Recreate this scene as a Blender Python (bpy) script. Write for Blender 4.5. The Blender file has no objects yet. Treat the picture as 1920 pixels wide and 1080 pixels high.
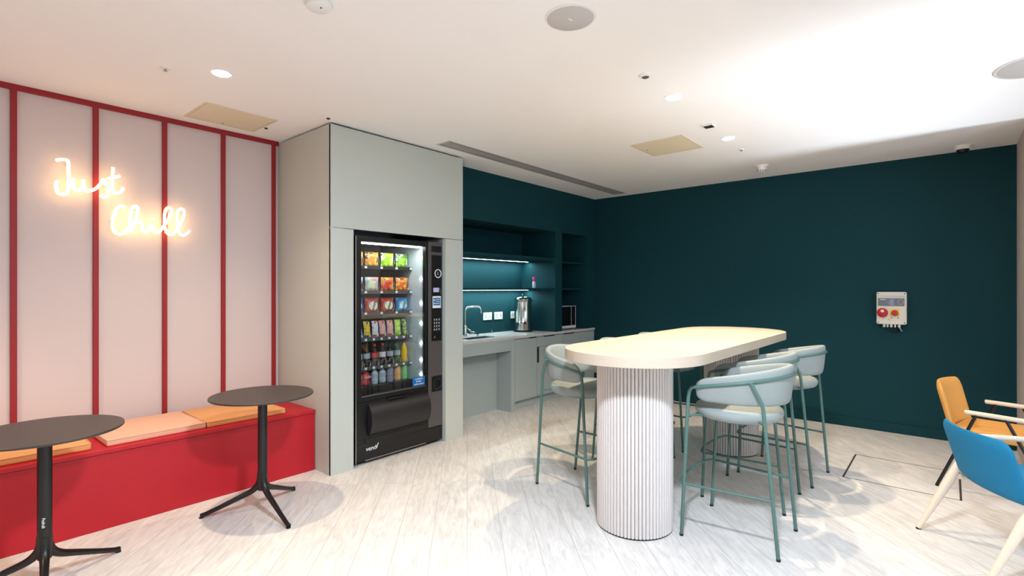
import bpy, bmesh, math, random
from math import sin, cos, pi, radians
from mathutils import Vector, Matrix

random.seed(7)
S = bpy.context.scene
COL = S.collection

# ------------------------------------------------------------------ camera, world, exposure
CEIL = 2.655
cam_d = bpy.data.cameras.new('camera')
cam_d.sensor_width = 36.0
cam_d.lens = 18.0
cam_d.shift_y = 2.0 / 1920.0
cam_d.clip_start = 0.05
cam = bpy.data.objects.new('camera', cam_d)
cam.location = (0, 0, 1.4)
cam.rotation_euler = (radians(90), 0, radians(40.5 - 90))
COL.objects.link(cam)
S.camera = cam

S.view_settings.view_transform = 'Standard'
S.view_settings.look = 'None'
S.view_settings.gamma = 1.0
S.view_settings.exposure = 0.3
S.view_settings.use_curve_mapping = False

world = bpy.data.worlds.new('daylight')
S.world = world
world.use_nodes = True
bg = world.node_tree.nodes['Background']
bg.inputs[0].default_value = (0.74, 0.87, 1.0, 1)
bg.inputs[1].default_value = 0.5


def area_light(name, loc, size, energy, color, rot=(0, 0, 0), shape='DISK', size_y=None, spread=None):
    d = bpy.data.lights.new(name, 'AREA')
    d.shape = shape
    d.size = size
    if size_y:
        d.size_y = size_y
    d.energy = energy
    d.color = color
    if spread:
        d.spread = spread
    o = bpy.data.objects.new(name, d)
    o.location = loc
    o.rotation_euler = rot
    COL.objects.link(o)
    return o


def spot_light(name, loc, energy, color, angle=110, blend=0.6, radius=0.03, parent=None):
    d = bpy.data.lights.new(name, 'SPOT')
    d.energy = energy
    d.color = color
    d.spot_size = radians(angle)
    d.spot_blend = blend
    d.shadow_soft_size = radius
    o = bpy.data.objects.new(name, d)
    o.location = loc
    COL.objects.link(o)
    if parent:
        o.parent = parent
    return o


COOL = (0.76, 0.87, 1.0)
WARM = (1.0, 0.80, 0.55)
# cool ceiling panel near the viewer and daylight from the glazed side
area_light('ceiling_panel_light', (1.05, 0.42, CEIL - 0.012), 0.26, 110, COOL)
area_light('window_daylight', (4.55, -3.2, 0.30), 3.3, 13, COOL, rot=(radians(122), 0, 0), shape='RECTANGLE', size_y=1.0, spread=radians(15))
area_light('glazing_daylight', (2.6, -3.7, 1.45), 3.0, 62, COOL, rot=(radians(90), 0, radians(30 - 90)), shape='RECTANGLE', size_y=2.0)


# ------------------------------------------------------------------ materials
MATS = {}


def srgb(c):
    return tuple(((v / 255) / 12.92 if v / 255 <= 0.04045 else ((v / 255 + 0.055) / 1.055) ** 2.4) for v in c)


def mat(name, rgb, rough=0.5, metal=0.0, noise=0.0, scale=20.0, bump=0.0, bscale=200.0, emit=None, estr=0.0,
        spec=0.5, alpha=None, trans=0.0, coat=0.0, stretch=None):
    if name in MATS:
        return MATS[name]
    m = bpy.data.materials.new(name)
    m.use_nodes = True
    nt = m.node_tree
    b = nt.nodes['Principled BSDF']
    c = srgb(rgb)
    b.inputs['Base Color'].default_value = (*c, 1)
    b.inputs['Roughness'].default_value = rough
    b.inputs['Metallic'].default_value = metal
    b.inputs['Specular IOR Level'].default_value = spec
    if trans:
        b.inputs['Transmission Weight'].default_value = trans
    if coat:
        b.inputs['Coat Weight'].default_value = coat
    if emit:
        b.inputs['Emission Color'].default_value = (*emit, 1)
        b.inputs['Emission Strength'].default_value = estr
    tc = nt.nodes.new('ShaderNodeTexCoord')
    src = tc.outputs['Object']
    if stretch:
        mp = nt.nodes.new('ShaderNodeMapping')
        mp.inputs['Scale'].default_value = stretch
        nt.links.new(src, mp.inputs['Vector'])
        src = mp.outputs[0]
    if noise:
        n = nt.nodes.new('ShaderNodeTexNoise')
        n.inputs['Scale'].default_value = scale
        n.inputs['Detail'].default_value = 4
        nt.links.new(src, n.inputs['Vector'])
        mx = nt.nodes.new('ShaderNodeMix')
        mx.data_type = 'RGBA'
        mx.inputs[6].default_value = (*[v * (1 - noise) for v in c], 1)
        mx.inputs[7].default_value = (*[min(1, v * (1 + noise)) for v in c], 1)
        nt.links.new(n.outputs['Fac'], mx.inputs[0])
        nt.links.new(mx.outputs[2], b.inputs['Base Color'])
    if bump:
        n2 = nt.nodes.new('ShaderNodeTexNoise')
        n2.inputs['Scale'].default_value = bscale
        n2.inputs['Detail'].default_value = 3
        nt.links.new(src, n2.inputs['Vector'])
        bp = nt.nodes.new('ShaderNodeBump')
        bp.inputs['Strength'].default_value = bump
        bp.inputs['Distance'].default_value = 0.002
        nt.links.new(n2.outputs['Fac'], bp.inputs['Height'])
        nt.links.new(bp.outputs[0], b.inputs['Normal'])
    MATS[name] = m
    return m


def floor_mat():
    m = bpy.data.materials.new('whitewashed_oak_planks')
    m.use_nodes = True
    nt = m.node_tree
    N = nt.nodes.new
    L = nt.links.new
    b = nt.nodes['Principled BSDF']
    tc = N('ShaderNodeTexCoord')
    mp = N('ShaderNodeMapping')
    mp.inputs['Rotation'].default_value = (0, 0, radians(-45.5))
    L(tc.outputs['Object'], mp.inputs['Vector'])
    br = N('ShaderNodeTexBrick')
    br.offset = 0.37
    br.offset_frequency = 2
    br.inputs['Scale'].default_value = 1.0
    br.inputs['Brick Width'].default_value = 2.3
    br.inputs['Row Height'].default_value = 0.195
    br.inputs['Mortar Size'].default_value = 0.0016
    br.inputs['Mortar Smooth'].default_value = 0.3
    br.inputs['Bias'].default_value = 0.0
    br.inputs['Color1'].default_value = (0.2, 0.2, 0.2, 1)
    br.inputs['Color2'].default_value = (0.8, 0.8, 0.8, 1)
    br.inputs['Mortar'].default_value = (0.5, 0.5, 0.5, 1)
    L(mp.outputs[0], br.inputs['Vector'])
    # grain: noise stretched along the plank, plank tone offsets it
    mg = N('ShaderNodeMapping')
    mg.inputs['Scale'].default_value = (1.7, 9, 1)
    L(mp.outputs[0], mg.inputs['Vector'])
    addv = N('ShaderNodeVectorMath')
    addv.operation = 'MULTIPLY_ADD'
    addv.inputs[1].default_value = (9, 31, 0)
    L(br.outputs['Color'], addv.inputs[0])
    L(mg.outputs[0], addv.inputs[2])
    g = N('ShaderNodeTexNoise')
    g.inputs['Scale'].default_value = 2.2
    g.inputs['Detail'].default_value = 7
    g.inputs['Roughness'].default_value = 0.62
    g.inputs['Distortion'].default_value = 1.6
    L(addv.outputs[0], g.inputs['Vector'])
    # cathedral figure
    wv = N('ShaderNodeTexWave')
    wv.wave_type = 'BANDS'
    wv.bands_direction = 'Y'
    wv.inputs['Scale'].default_value = 2.2
    wv.inputs['Distortion'].default_value = 9
    wv.inputs['Detail'].default_value = 2
    wv.inputs['Detail Scale'].default_value = 0.7
    L(addv.outputs[0], wv.inputs['Vector'])
    cr = N('ShaderNodeValToRGB')
    cr.color_ramp.elements[0].position = 0.3
    cr.color_ramp.elements[0].color = (*srgb((203, 197, 192)), 1)
    cr.color_ramp.elements[1].position = 0.62
    cr.color_ramp.elements[1].color = (*srgb((227, 224, 221)), 1)
    L(g.outputs['Fac'], cr.inputs[0])
    m1 = N('ShaderNodeMix')
    m1.data_type = 'RGBA'
    m1.blend_type = 'MULTIPLY'
    wr = N('ShaderNodeValToRGB')
    wr.color_ramp.elements[0].position = 0.0
    wr.color_ramp.elements[0].color = (0.86, 0.84, 0.82, 1)
    wr.color_ramp.elements[1].position = 0.25
    wr.color_ramp.elements[1].color = (1, 1, 1, 1)
    L(wv.outputs['Fac'], wr.inputs[0])
    m1.inputs[0].default_value = 0.4
    L(cr.outputs[0], m1.inputs[6])
    L(wr.outputs[0], m1.inputs[7])
    # plank-to-plank tone
    pr = N('ShaderNodeValToRGB')
    pr.color_ramp.elements[0].color = (0.93, 0.92, 0.91, 1)
    pr.color_ramp.elements[1].color = (1.0, 1.0, 1.0, 1)
    L(br.outputs['Color'], pr.inputs[0])
    m2 = N('ShaderNodeMix')
    m2.data_type = 'RGBA'
    m2.blend_type = 'MULTIPLY'
    m2.inputs[0].default_value = 1
    L(m1.outputs[2], m2.inputs[6])
    L(pr.outputs[0], m2.inputs[7])
    m3 = N('ShaderNodeMix')
    m3.data_type = 'RGBA'
    L(br.outputs['Fac'], m3.inputs[0])
    L(m2.outputs[2], m3.inputs[6])
    m3.inputs[7].default_value = (*srgb((172, 166, 161)), 1)
    L(m3.outputs[2], b.inputs['Base Color'])
    b.inputs['Roughness'].default_value = 0.46
    b.inputs['Specular IOR Level'].default_value = 0.3
    bp = N('ShaderNodeBump')
    bp.inputs['Strength'].default_value = 0.25
    bp.inputs['Distance'].default_value = 0.001
    L(g.outputs['Fac'], bp.inputs['Height'])
    L(bp.outputs[0], b.inputs['Normal'])
    return m


def patch_mat(name, base, cols, scale=14, rough=0.35, detail=1.0):
    """printed foil: big irregular colour patches"""
    m = bpy.data.materials.new(name)
    m.use_nodes = True
    nt = m.node_tree
    b = nt.nodes['Principled BSDF']
    tc = nt.nodes.new('ShaderNodeTexCoord')
    n = nt.nodes.new('ShaderNodeTexNoise')
    n.inputs['Scale'].default_value = scale
    n.inputs['Detail'].default_value = detail
    n.inputs['Distortion'].default_value = 0.8
    nt.links.new(tc.outputs['Object'], n.inputs['Vector'])
    cr = nt.nodes.new('ShaderNodeValToRGB')
    cr.color_ramp.interpolation = 'CONSTANT'
    e = cr.color_ramp.elements
    allc = [base] + list(cols)
    pos = [0.0, 0.46, 0.56, 0.64][:len(allc)]
    e[0].position = 0
    e[0].color = (*srgb(allc[0]), 1)
    e[1].position = pos[1]
    e[1].color = (*srgb(allc[1]), 1)
    for i in range(2, len(allc)):
        k = e.new(pos[i])
        k.color = (*srgb(allc[i]), 1)
    nt.links.new(n.outputs['Fac'], cr.inputs[0])
    nt.links.new(cr.outputs[0], b.inputs['Base Color'])
    b.inputs['Roughness'].default_value = rough
    return m


M_floor = floor_mat()
M_ceil = mat('white_ceiling_paint', (246, 243, 240), 0.9, noise=0.01, scale=1.5, bump=0.1, bscale=300)
M_teal = mat('dark_teal_paint', (12, 58, 65), 0.7, noise=0.05, scale=1.2, bump=0.08, bscale=250, spec=0.2)
M_pink = mat('pale_pink_panel', (214, 197, 193), 0.75, noise=0.03, scale=2.0, bump=0.1, bscale=400)
M_redb = mat('dark_red_batten', (150, 20, 26), 0.55, noise=0.04, scale=6)
M_red = mat('red_laminate', (184, 10, 30), 0.5, noise=0.06, scale=3.0, bump=0.05, bscale=120)
M_sage = mat('pale_sage_laminate', (192, 197, 189), 0.45, noise=0.02, scale=3)
M_sage2 = mat('grey_sage_laminate', (168, 178, 176), 0.45, noise=0.02, scale=3)
M_stone = mat('pale_stone_worktop', (206, 201, 198), 0.22, noise=0.06, scale=9)
M_black = mat('satin_black_metal', (14, 14, 16), 0.38, noise=0.05, scale=30)
M_tabtop = mat('charcoal_compact_top', (62, 54, 51), 0.45, noise=0.05, scale=60, bump=0.1, bscale=600)
M_sg = mat('sage_green_powder_coat', (78, 112, 105), 0.42, noise=0.03, scale=30)
M_uph = mat('pale_grey_green_upholstery', (146, 155, 153), 0.7, noise=0.03, scale=40, bump=0.25, bscale=900)
M_oakw = mat('whitewashed_oak', (198, 184, 166), 0.5, noise=0.05, scale=5, bump=0.15, bscale=40, stretch=(1, 14, 14))
M_flute = mat('whitewashed_fluted_oak', (212, 205, 201), 0.55, noise=0.07, scale=6, bump=0.1, bscale=60, stretch=(14, 14, 1))
M_groove = mat('dark_groove_backing', (120, 104, 94), 0.8, noise=0.04, scale=20)
M_white = mat('white_plastic', (236, 234, 230), 0.4, noise=0.01, scale=20)
M_offw = mat('off_white_plastic', (226, 218, 206), 0.4, noise=0.01, scale=20)
M_grey = mat('grey_grille', (196, 192, 188), 0.7, noise=0.03, scale=200)
M_beige = mat('beige_access_panel', (224, 212, 184), 0.7, noise=0.02, scale=4)
M_dark = mat('near_black_plastic', (9, 9, 11), 0.35, noise=0.05, scale=30)
M_dgrey = mat('dark_grey_plastic', (34, 32, 33), 0.45, noise=0.04, scale=30)
M_vgrey = mat('warm_grey_metallic_panel', (92, 86, 85), 0.4, 0.3, noise=0.03, scale=30)
M_steel = mat('polished_steel', (205, 203, 198), 0.14, 1.0, noise=0.02, scale=10)
M_steelb = mat('brushed_steel', (170, 170, 168), 0.32, 1.0, noise=0.03, scale=60)
M_mus = mat('mustard_fabric', (222, 158, 78), 0.8, noise=0.05, scale=60, bump=0.3, bscale=900)
M_blue = mat('bright_blue_fabric', (0, 116, 160), 0.8, noise=0.05, scale=60, bump=0.3, bscale=900)
M_ash = mat('pale_ash_wood', (226, 208, 188), 0.5, noise=0.05, scale=10, stretch=(8, 8, 1))
M_cor = mat('orange_cushion_fabric', (226, 160, 104), 0.8, noise=0.05, scale=40, bump=0.3, bscale=700)
M_cpk = mat('peach_cushion_fabric', (232, 178, 150), 0.8, noise=0.05, scale=40, bump=0.3, bscale=700)
M_vin = mat('vending_white_liner', (214, 222, 228), 0.4, noise=0.02, scale=10)
M_vint = mat('vending_dark_liner', (60, 62, 66), 0.5, noise=0.04, scale=10)
M_redp = mat('red_plastic', (196, 22, 26), 0.3, noise=0.04, scale=30)
M_yel = mat('yellow_plastic', (240, 208, 60), 0.4, noise=0.02, scale=30)
M_lab = mat('printed_grey_label', (112, 116, 124), 0.4, noise=0.03, scale=60)
M_bluesk = mat('blue_sticker', (22, 104, 168), 0.35, noise=0.08, scale=60)
M_paper = mat('white_sticker', (235, 238, 240), 0.5, noise=0.02, scale=40)
M_mag = mat('magenta_cap', (214, 30, 120), 0.4, noise=0.03, scale=30)
M_led = mat('cool_led_strip', (255, 255, 255), 0.5, emit=(0.85, 1.0, 1.0), estr=9, noise=0.01)
M_dl = mat('lit_lens', (255, 255, 255), 0.5, emit=(1.0, 0.95, 0.86), estr=16, noise=0.01)
M_neon = mat('warm_neon_tube', (255, 240, 210), 0.4, emit=(1.0, 0.68, 0.33), estr=4.6, noise=0.01)
M_vled = mat('vending_led', (255, 255, 255), 0.5, emit=(0.92, 0.97, 1.0), estr=16, noise=0.01)
M_disp = mat('dim_lilac_display', (150, 142, 178), 0.3, emit=(0.45, 0.42, 0.6), estr=0.35, noise=0.02)
M_bumpd = mat('clear_hanger_wire', (190, 190, 190), 0.3, 0.9, noise=0.02)


def glass_mat():
    m = bpy.data.materials.new('clear_glass')
    m.use_nodes = True
    nt = m.node_tree
    nt.nodes.clear()
    o = nt.nodes.new('ShaderNodeOutputMaterial')
    t = nt.nodes.new('ShaderNodeBsdfTransparent')
    t.inputs[0].default_value = (0.94, 0.97, 0.96, 1)
    g = nt.nodes.new('ShaderNodeBsdfGlossy')
    g.inputs['Roughness'].default_value = 0.02
    f = nt.nodes.new('ShaderNodeFresnel')
    f.inputs[0].default_value = 1.45
    mx = nt.nodes.new('ShaderNodeMixShader')
    nt.links.new(f.outputs[0], mx.inputs[0])
    nt.links.new(t.outputs[0], mx.inputs[1])
    nt.links.new(g.outputs[0], mx.inputs[2])
    nt.links.new(mx.outputs[0], o.inputs[0])
    return m


M_glass = glass_mat()


# ------------------------------------------------------------------ mesh building
class MB:
    def __init__(self):
        self.v = []
        self.f = []

    def add(self, vs, fs):
        n = len(self.v)
        self.v += [tuple(p) for p in vs]
        self.f += [tuple(i + n for i in q) for q in fs]
        return self

    def box(self, x0, x1, y0, y1, z0, z1):
        vs = [(x, y, z) for z in (z0, z1) for y in (y0, y1) for x in (x0, x1)]
        return self.add(vs, [(0, 2, 3, 1), (4, 5, 7, 6), (0, 1, 5, 4), (2, 6, 7, 3), (0, 4, 6, 2), (1, 3, 7, 5)])

    def prism(self, pts, z0, z1):
        """closed outline in xy (ccw) extruded in z"""
        n = len(pts)
        vs = [(p[0], p[1], z0) for p in pts] + [(p[0], p[1], z1) for p in pts]
        fs = [tuple(reversed(range(n))), tuple(range(n, 2 * n))]
        fs += [(i, (i + 1) % n, n + (i + 1) % n, n + i) for i in range(n)]
        return self.add(vs, fs)

    def slab(self, pts, a, b, axis):
        """closed outline extruded along axis 'x' or 'y'; pts are the other two coordinates"""
        n = len(pts)
        if axis == 'y':
            vs = [(p[0], a, p[1]) for p in pts] + [(p[0], b, p[1]) for p in pts]
        else:
            vs = [(a, p[0], p[1]) for p in pts] + [(b, p[0], p[1]) for p in pts]
        fs = [tuple(range(n)), tuple(reversed(range(n, 2 * n)))]
        fs += [(i, n + i, n + (i + 1) % n, (i + 1) % n) for i in range(n)]
        return self.add(vs, fs)

    def lathe(self, prof, cx=0, cy=0, n=32, cz=0, sx=1, sy=1):
        """prof: list of (r, z) bottom to top"""
        vs = []
        for (r, z) in prof:
            for k in range(n):
                a = 2 * pi * k / n
                vs.append((cx + r * cos(a) * sx, cy + r * sin(a) * sy, cz + z))
        fs = []
        m = len(prof)
        for j in range(m - 1):
            for k in range(n):
                k2 = (k + 1) % n
                fs.append((j * n + k, j * n + k2, (j + 1) * n + k2, (j + 1) * n + k))
        fs.append(tuple(reversed(range(n))))
        fs.append(tuple(range((m - 1) * n, m * n)))
        return self.add(vs, fs)

    def cyl(self, p0, p1, r0, r1=None, n=16):
        return self.tube([p0, p1], r0, n=n, radii=[r0, r0 if r1 is None else r1])

    def tube(self, path, r, n=12, radii=None, closed=False):
        P = [Vector(p) for p in path]
        m = len(P)
        rr = radii or [r] * m
        T = []
        for i in range(m):
            if closed:
                t = P[(i + 1) % m] - P[i - 1]
            elif i == 0:
                t = P[1] - P[0]
            elif i == m - 1:
                t = P[-1] - P[-2]
            else:
                t = (P[i + 1] - P[i]).normalized() + (P[i] - P[i - 1]).normalized()
            T.append(t.normalized())
        up = Vector((0, 0, 1)) if abs(T[0].z) < 0.9 else Vector((1, 0, 0))
        u = (up - T[0] * up.dot(T[0])).normalized()
        vs = []
        for i in range(m):
            u = (u - T[i] * u.dot(T[i]))
            u = u.normalized() if u.length > 1e-6 else Vector((1, 0, 0))
            w = T[i].cross(u)
            for k in range(n):
                a = 2 * pi * k / n
                vs.append(P[i] + (u * cos(a) + w * sin(a)) * rr[i])
        fs = []
        for i in range(m - 1 + (1 if closed else 0)):
            j = (i + 1) % m
            for k in range(n):
                k2 = (k + 1) % n
                fs.append((i * n + k, i * n + k2, j * n + k2, j * n + k))
        if not closed:
            fs.append(tuple(reversed(range(n))))
            fs.append(tuple(range((m - 1) * n, m * n)))
        return self.add(vs, fs)

    def build(self, name, material, parent=None, world=True, bevel=0, seg=2, smooth=38, subsurf=0):
        me = bpy.data.meshes.new(name)
        off = Vector((0, 0, 0))
        if parent is not None and world:
            off = wloc(parent)
        me.from_pydata([Vector(p) - off for p in self.v], [], self.f)
        bm = bmesh.new()
        bm.from_mesh(me)
        bmesh.ops.recalc_face_normals(bm, faces=bm.faces)
        bm.to_mesh(me)
        bm.free()
        me.materials.append(material)
        for p in me.polygons:
            p.use_smooth = True
        me.set_sharp_from_angle(angle=radians(smooth))
        o = bpy.data.objects.new(name, me)
        COL.objects.link(o)
        if parent is not None:
            o.parent = parent
        if bevel:
            b = o.modifiers.new('bevel', 'BEVEL')
            b.width = bevel
            b.segments = seg
            b.limit_method = 'ANGLE'
            b.angle_limit = radians(40)
            b.harden_normals = False
        if subsurf:
            s = o.modifiers.new('sub', 'SUBSURF')
            s.levels = s.render_levels = subsurf
        return o


def wloc(o):
    l = Vector((0, 0, 0))
    while o is not None:
        l = l + o.location
        o = o.parent
    return l


def tag(o, label, cat, group=None):
    o['label'] = label
    o['category'] = cat
    if group:
        o['group'] = group
    return o


def thing(name, label, cat, loc=(0, 0, 0), rotz=0, group=None):
    o = bpy.data.objects.new(name, None)
    o.empty_display_size = 0.05
    COL.objects.link(o)
    o.location = loc
    o.rotation_euler = (0, 0, rotz)
    return tag(o, label, cat, group)


def struct(o):
    o['kind'] = 'structure'
    return o


def dup(root, loc, rotz, label=None):
    r = root.copy()
    COL.objects.link(r)
    r.location = loc
    r.rotation_euler = (0, 0, rotz)
    if label:
        r['label'] = label
    for ch in list(root.children):
        c = ch.copy()
        COL.objects.link(c)
        c.parent = r
        for g in list(ch.children):
            d = g.copy()
            COL.objects.link(d)
            d.parent = c
    return r


def rrect(x0, x1, y0, y1, r, n=6):
    pts = []
    for (cx, cy, a0) in ((x1 - r, y1 - r, 0), (x0 + r, y1 - r, 90), (x0 + r, y0 + r, 180), (x1 - r, y0 + r, 270)):
        for k in range(n + 1):
            a = radians(a0 + 90 * k / n)
            pts.append((cx + r * cos(a), cy + r * sin(a)))
    return pts


def smooth_path(pts, n=6, closed=False):
    """Catmull-Rom through pts"""
    P = [Vector(p) for p in pts]
    out = []
    m = len(P)
    rng = m if closed else m - 1
    for i in range(rng):
        if closed:
            a, b, c, d = P[i - 1], P[i], P[(i + 1) % m], P[(i + 2) % m]
        else:
            b, c = P[i], P[i + 1]
            a = P[i - 1] if i > 0 else b * 2 - c
            d = P[i + 2] if i + 2 < m else c * 2 - b
        for k in range(n):
            t = k / n
            out.append(0.5 * ((2 * b) + (-a + c) * t + (2 * a - 5 * b + 4 * c - d) * t * t + (-a + 3 * b - 3 * c + d) * t ** 3))
    if not closed:
        out.append(P[-1])
    return out


def text_part(txt, name, loc, size, material, parent, rot, extrude=0.0006, align='CENTER'):
    cu = bpy.data.curves.new('txt', 'FONT')
    cu.body = txt
    cu.size = size
    cu.extrude = extrude
    cu.align_x = align
    cu.align_y = 'CENTER'
    tmp = bpy.data.objects.new('txt', cu)
    COL.objects.link(tmp)
    dg = bpy.context.evaluated_depsgraph_get()
    me = bpy.data.meshes.new_from_object(tmp.evaluated_get(dg))
    bpy.data.objects.remove(tmp)
    me.materials.clear()
    me.materials.append(material)
    o = bpy.data.objects.new(name, me)
    COL.objects.link(o)
    o.parent = parent
    o.location = Vector(loc) - wloc(parent)
    o.rotation_euler = rot
    return o


FACE_NY = (radians(90), 0, 0)          # text readable from -y
FACE_NX = (radians(90), 0, radians(-90))   # text readable from -x

# ------------------------------------------------------------------ the room
# plan: the long side runs along x; red-and-pink wall at y 4.37, kitchen wall at y 3.78, teal wall at x 6.21
YP, YK, YC, XT = 4.37, 3.78, 3.518, 6.21
struct(MB().box(-3.5, 6.6, -4.0, 4.8, -0.12, 0).build('floor', M_floor))
struct(MB().box(-3.5, 6.6, -4.0, 4.8, CEIL, CEIL + 0.12).build('ceiling', M_ceil))
struct(MB().box(-3.5, 2.03, YP, YP + 0.15, 0, CEIL).build('wall_left', M_pink))
struct(MB().box(XT, XT + 0.15, -0.6, 4.6, 0, CEIL).build('wall_far', M_teal))
M_right = mat('pinkish_beige_wall', (214, 196, 186), 0.8, noise=0.02, scale=2)
struct(MB().box(5.3, XT, -0.6, -0.445, 0, CEIL).build('wall_right', M_right))
struct(MB().box(XT, XT + 0.15, -4.0, -0.6, 0, CEIL).build('wall_return', M_right))
# kitchen wall with its two recesses
N1B, N2B = 4.32, 4.40
struct(MB().box(3.40, 5.266, N1B, N1B + 0.1, 0.0, 2.126).build('wall_recess', M_teal))
struct(MB().box(5.416, 6.001, N2B, N2B + 0.1, 0.862, 2.126).build('wall_niche', M_teal))
struct(MB().box(3.40, XT, YK, 4.5, 2.125, CEIL).build('wall_bulkhead', M_teal))
struct(MB().box(5.265, 5.417, YK, 4.5, 0.862, 2.1252).build('wall_pier', M_teal))
struct(MB().box(6.0, XT, YK, 4.5, 0.862, 2.1252).build('wall_corner', M_teal))
struct(MB().box(XT - 0.014, XT, -0.44, YK + 0.02, 0, 0.092).build('baseboard_far', M_teal, bevel=0.003))

# red battens over the pink panels
bx = [-1.98 + 0.397 * i for i in range(11)]
for i, x in enumerate(bx):
    m = MB().box(x - 0.015, x + 0.015, YP - 0.022, YP, 0.465, CEIL - 0.03)
    struct(m.build('trim_%d' % (i + 1), M_redb, bevel=0.002))
struct(MB().box(-3.5, 2.03, YP - 0.024, YP, CEIL - 0.034, CEIL).build('trim_12', M_redb, bevel=0.002))

struct(MB().box(-3.6, -3.5, -4.0, 4.5, 0, CEIL).build('wall_rear_light_block', M_ceil))  # unseen wall added to cut the world light from this side
# glazed side of the room, outside the picture
for i, x in enumerate((-3.4, -1.4, 0.6, 2.8, 5.2)):
    struct(MB().box(x - 0.04, x + 0.04, -3.95, -3.85, 0, CEIL).build('trim_%d' % (13 + i), M_white, bevel=0.003))

# ------------------------------------------------------------------ ceiling fixtures
def downlight(x, y, label):
    t = thing('ceiling_downlight', label, 'light', (x, y, CEIL), group='recessed ceiling downlights')
    MB().lathe([(0.046, -0.004), (0.056, -0.004), (0.058, 0.0)], x, y, 32, CEIL).build('rim', M_white, t)
    MB().lathe([(0.0445, -0.0075), (0.0455, -0.0045)], x, y, 28, CEIL).build('lens', M_dl, t)
    return t


dls = [(1.165, 3.216, 'lit round downlight above the two small dark tables'),
       (3.229, 1.373, 'lit round downlight over the near part of the long table'),
       (4.404, 1.399, 'lit round downlight over the far end of the long table')]
for (x, y, l) in dls:
    d = downlight(x, y, l)
    spot_light('downlight_beam', (0, 0, -0.012), 150 if x > 2 else 105, WARM, 116, 0.75 if x > 2 else 1.0, 0.026, d)
# their fellows behind the viewer
for (x, y) in ((-0.9, 3.2), (-0.9, 1.0)):
    spot_light('downlight_beam', (x, y, CEIL - 0.01), 90, WARM, 110, 0.5, 0.028)
spot_light('downlight_beam', (4.9, -0.15, CEIL - 0.01), 20, WARM, 120, 0.8, 0.05)  # warm spot above the armchairs, ahead of the viewer, with no fixture modelled


def speaker(x, y, r, label):
    t = thing('ceiling_speaker', label, 'speaker', (x, y, CEIL))
    MB().lathe([(r * 0.92, -0.006), (r, -0.005), (r * 1.03, 0.0)], x, y, 48, CEIL).build('rim', M_white, t)
    MB().lathe([(r * 0.90, -0.009), (r * 0.93, -0.0065)], x, y, 48, CEIL).build('grille', M_grey, t)
    return t


t = speaker(1.975, 1.332, 0.116, 'round grey ceiling speaker in the middle of the ceiling')
MB().box(1.963, 1.987, 1.328, 1.336, CEIL - 0.0105, CEIL - 0.009).build('badge', M_white, t)
speaker(4.085, -0.40, 0.205, 'large round beige ceiling speaker cut by the right edge')


def access_panel(x0, x1, y0, y1, label):
    t = thing('ceiling_access_panel', label, 'access panel', ((x0 + x1) / 2, (y0 + y1) / 2, CEIL))
    fr = MB()
    w = 0.012
    for (a, b, c, d) in ((x0, x1, y0, y0 + w), (x0, x1, y1 - w, y1), (x0, x0 + w, y0 + w, y1 - w), (x1 - w, x1, y0 + w, y1 - w)):
        fr.box(a, b, c, d, CEIL - 0.005, CEIL)
    fr.build('frame', M_beige, t)
    p = MB().box(x0 + w + 0.004, x1 - w - 0.004, y0 + w + 0.004, y1 - w - 0.004, CEIL - 0.004, CEIL).build('hatch', M_beige, t)
    MB().lathe([(0.006, -0.0015), (0.006, 0)], (x0 + x1) / 2, y1 - 0.05, 12, CEIL - 0.004).build('lock', M_dgrey, t)
    return t


access_panel(1.275, 1.765, 3.79, 4.215, 'beige square ceiling access panel beside the red framed wall')
access_panel(4.06, 4.54, 1.65, 2.12, 'beige square ceiling access panel above the long table')


def sprinkler(x, y, label):
    t = thing('sprinkler_head', label, 'sprinkler', (x, y, CEIL), group='ceiling sprinklers')
    MB().lathe([(0.012, -0.006), (0.026, -0.004), (0.028, 0)], x, y, 24, CEIL).build('escutcheon', M_white, t)
    MB().lathe([(0.003, -0.018), (0.011, -0.017), (0.006, -0.012), (0.006, -0.005)], x, y, 16, CEIL).build('deflector', M_steelb, t)
    return t


sprinkler(0.933, 3.388, 'small white sprinkler head left of the lit downlight by the neon sign')
sprinkler(4.834, 1.42, 'small white sprinkler head past the farthest downlight')
for (x, y, l) in ((1.985, 3.47, 'tiny ceiling stud at the corner of the tall pale green cabinet'),
                  (1.789, 4.048, 'tiny ceiling stud beside the beige access panel over the bench')):
    tag(MB().lathe([(0.010, -0.008), (0.013, -0.005), (0.013, 0)], x, y, 16, CEIL).build('ceiling_stud', M_dgrey), l, 'ceiling stud')

t = thing('motion_sensor', 'white ring shaped ceiling sensor with dark centre before the long table downlights', 'sensor', (2.793, 1.356, CEIL))
MB().lathe([(0.022, -0.012), (0.038, -0.008), (0.042, 0)], 2.793, 1.356, 32, CEIL).build('ring', M_white, t)
MB().lathe([(0.012, -0.018), (0.021, -0.013), (0.021, -0.010)], 2.793, 1.356, 24, CEIL).build('lens', M_vgrey, t)

t = thing('fire_detector', 'round white smoke alarm at the top edge of the ceiling', 'smoke alarm', (1.155, 2.102, CEIL))
MB().lathe([(0.040, -0.030), (0.052, -0.024), (0.056, -0.012), (0.062, -0.008), (0.062, 0)], 1.155, 2.102, 40, CEIL).build('body', M_white, t)
MB().lathe([(0.004, -0.032), (0.004, -0.030)], 1.155, 2.08, 12, CEIL).build('indicator', M_dgrey, t)

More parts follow.
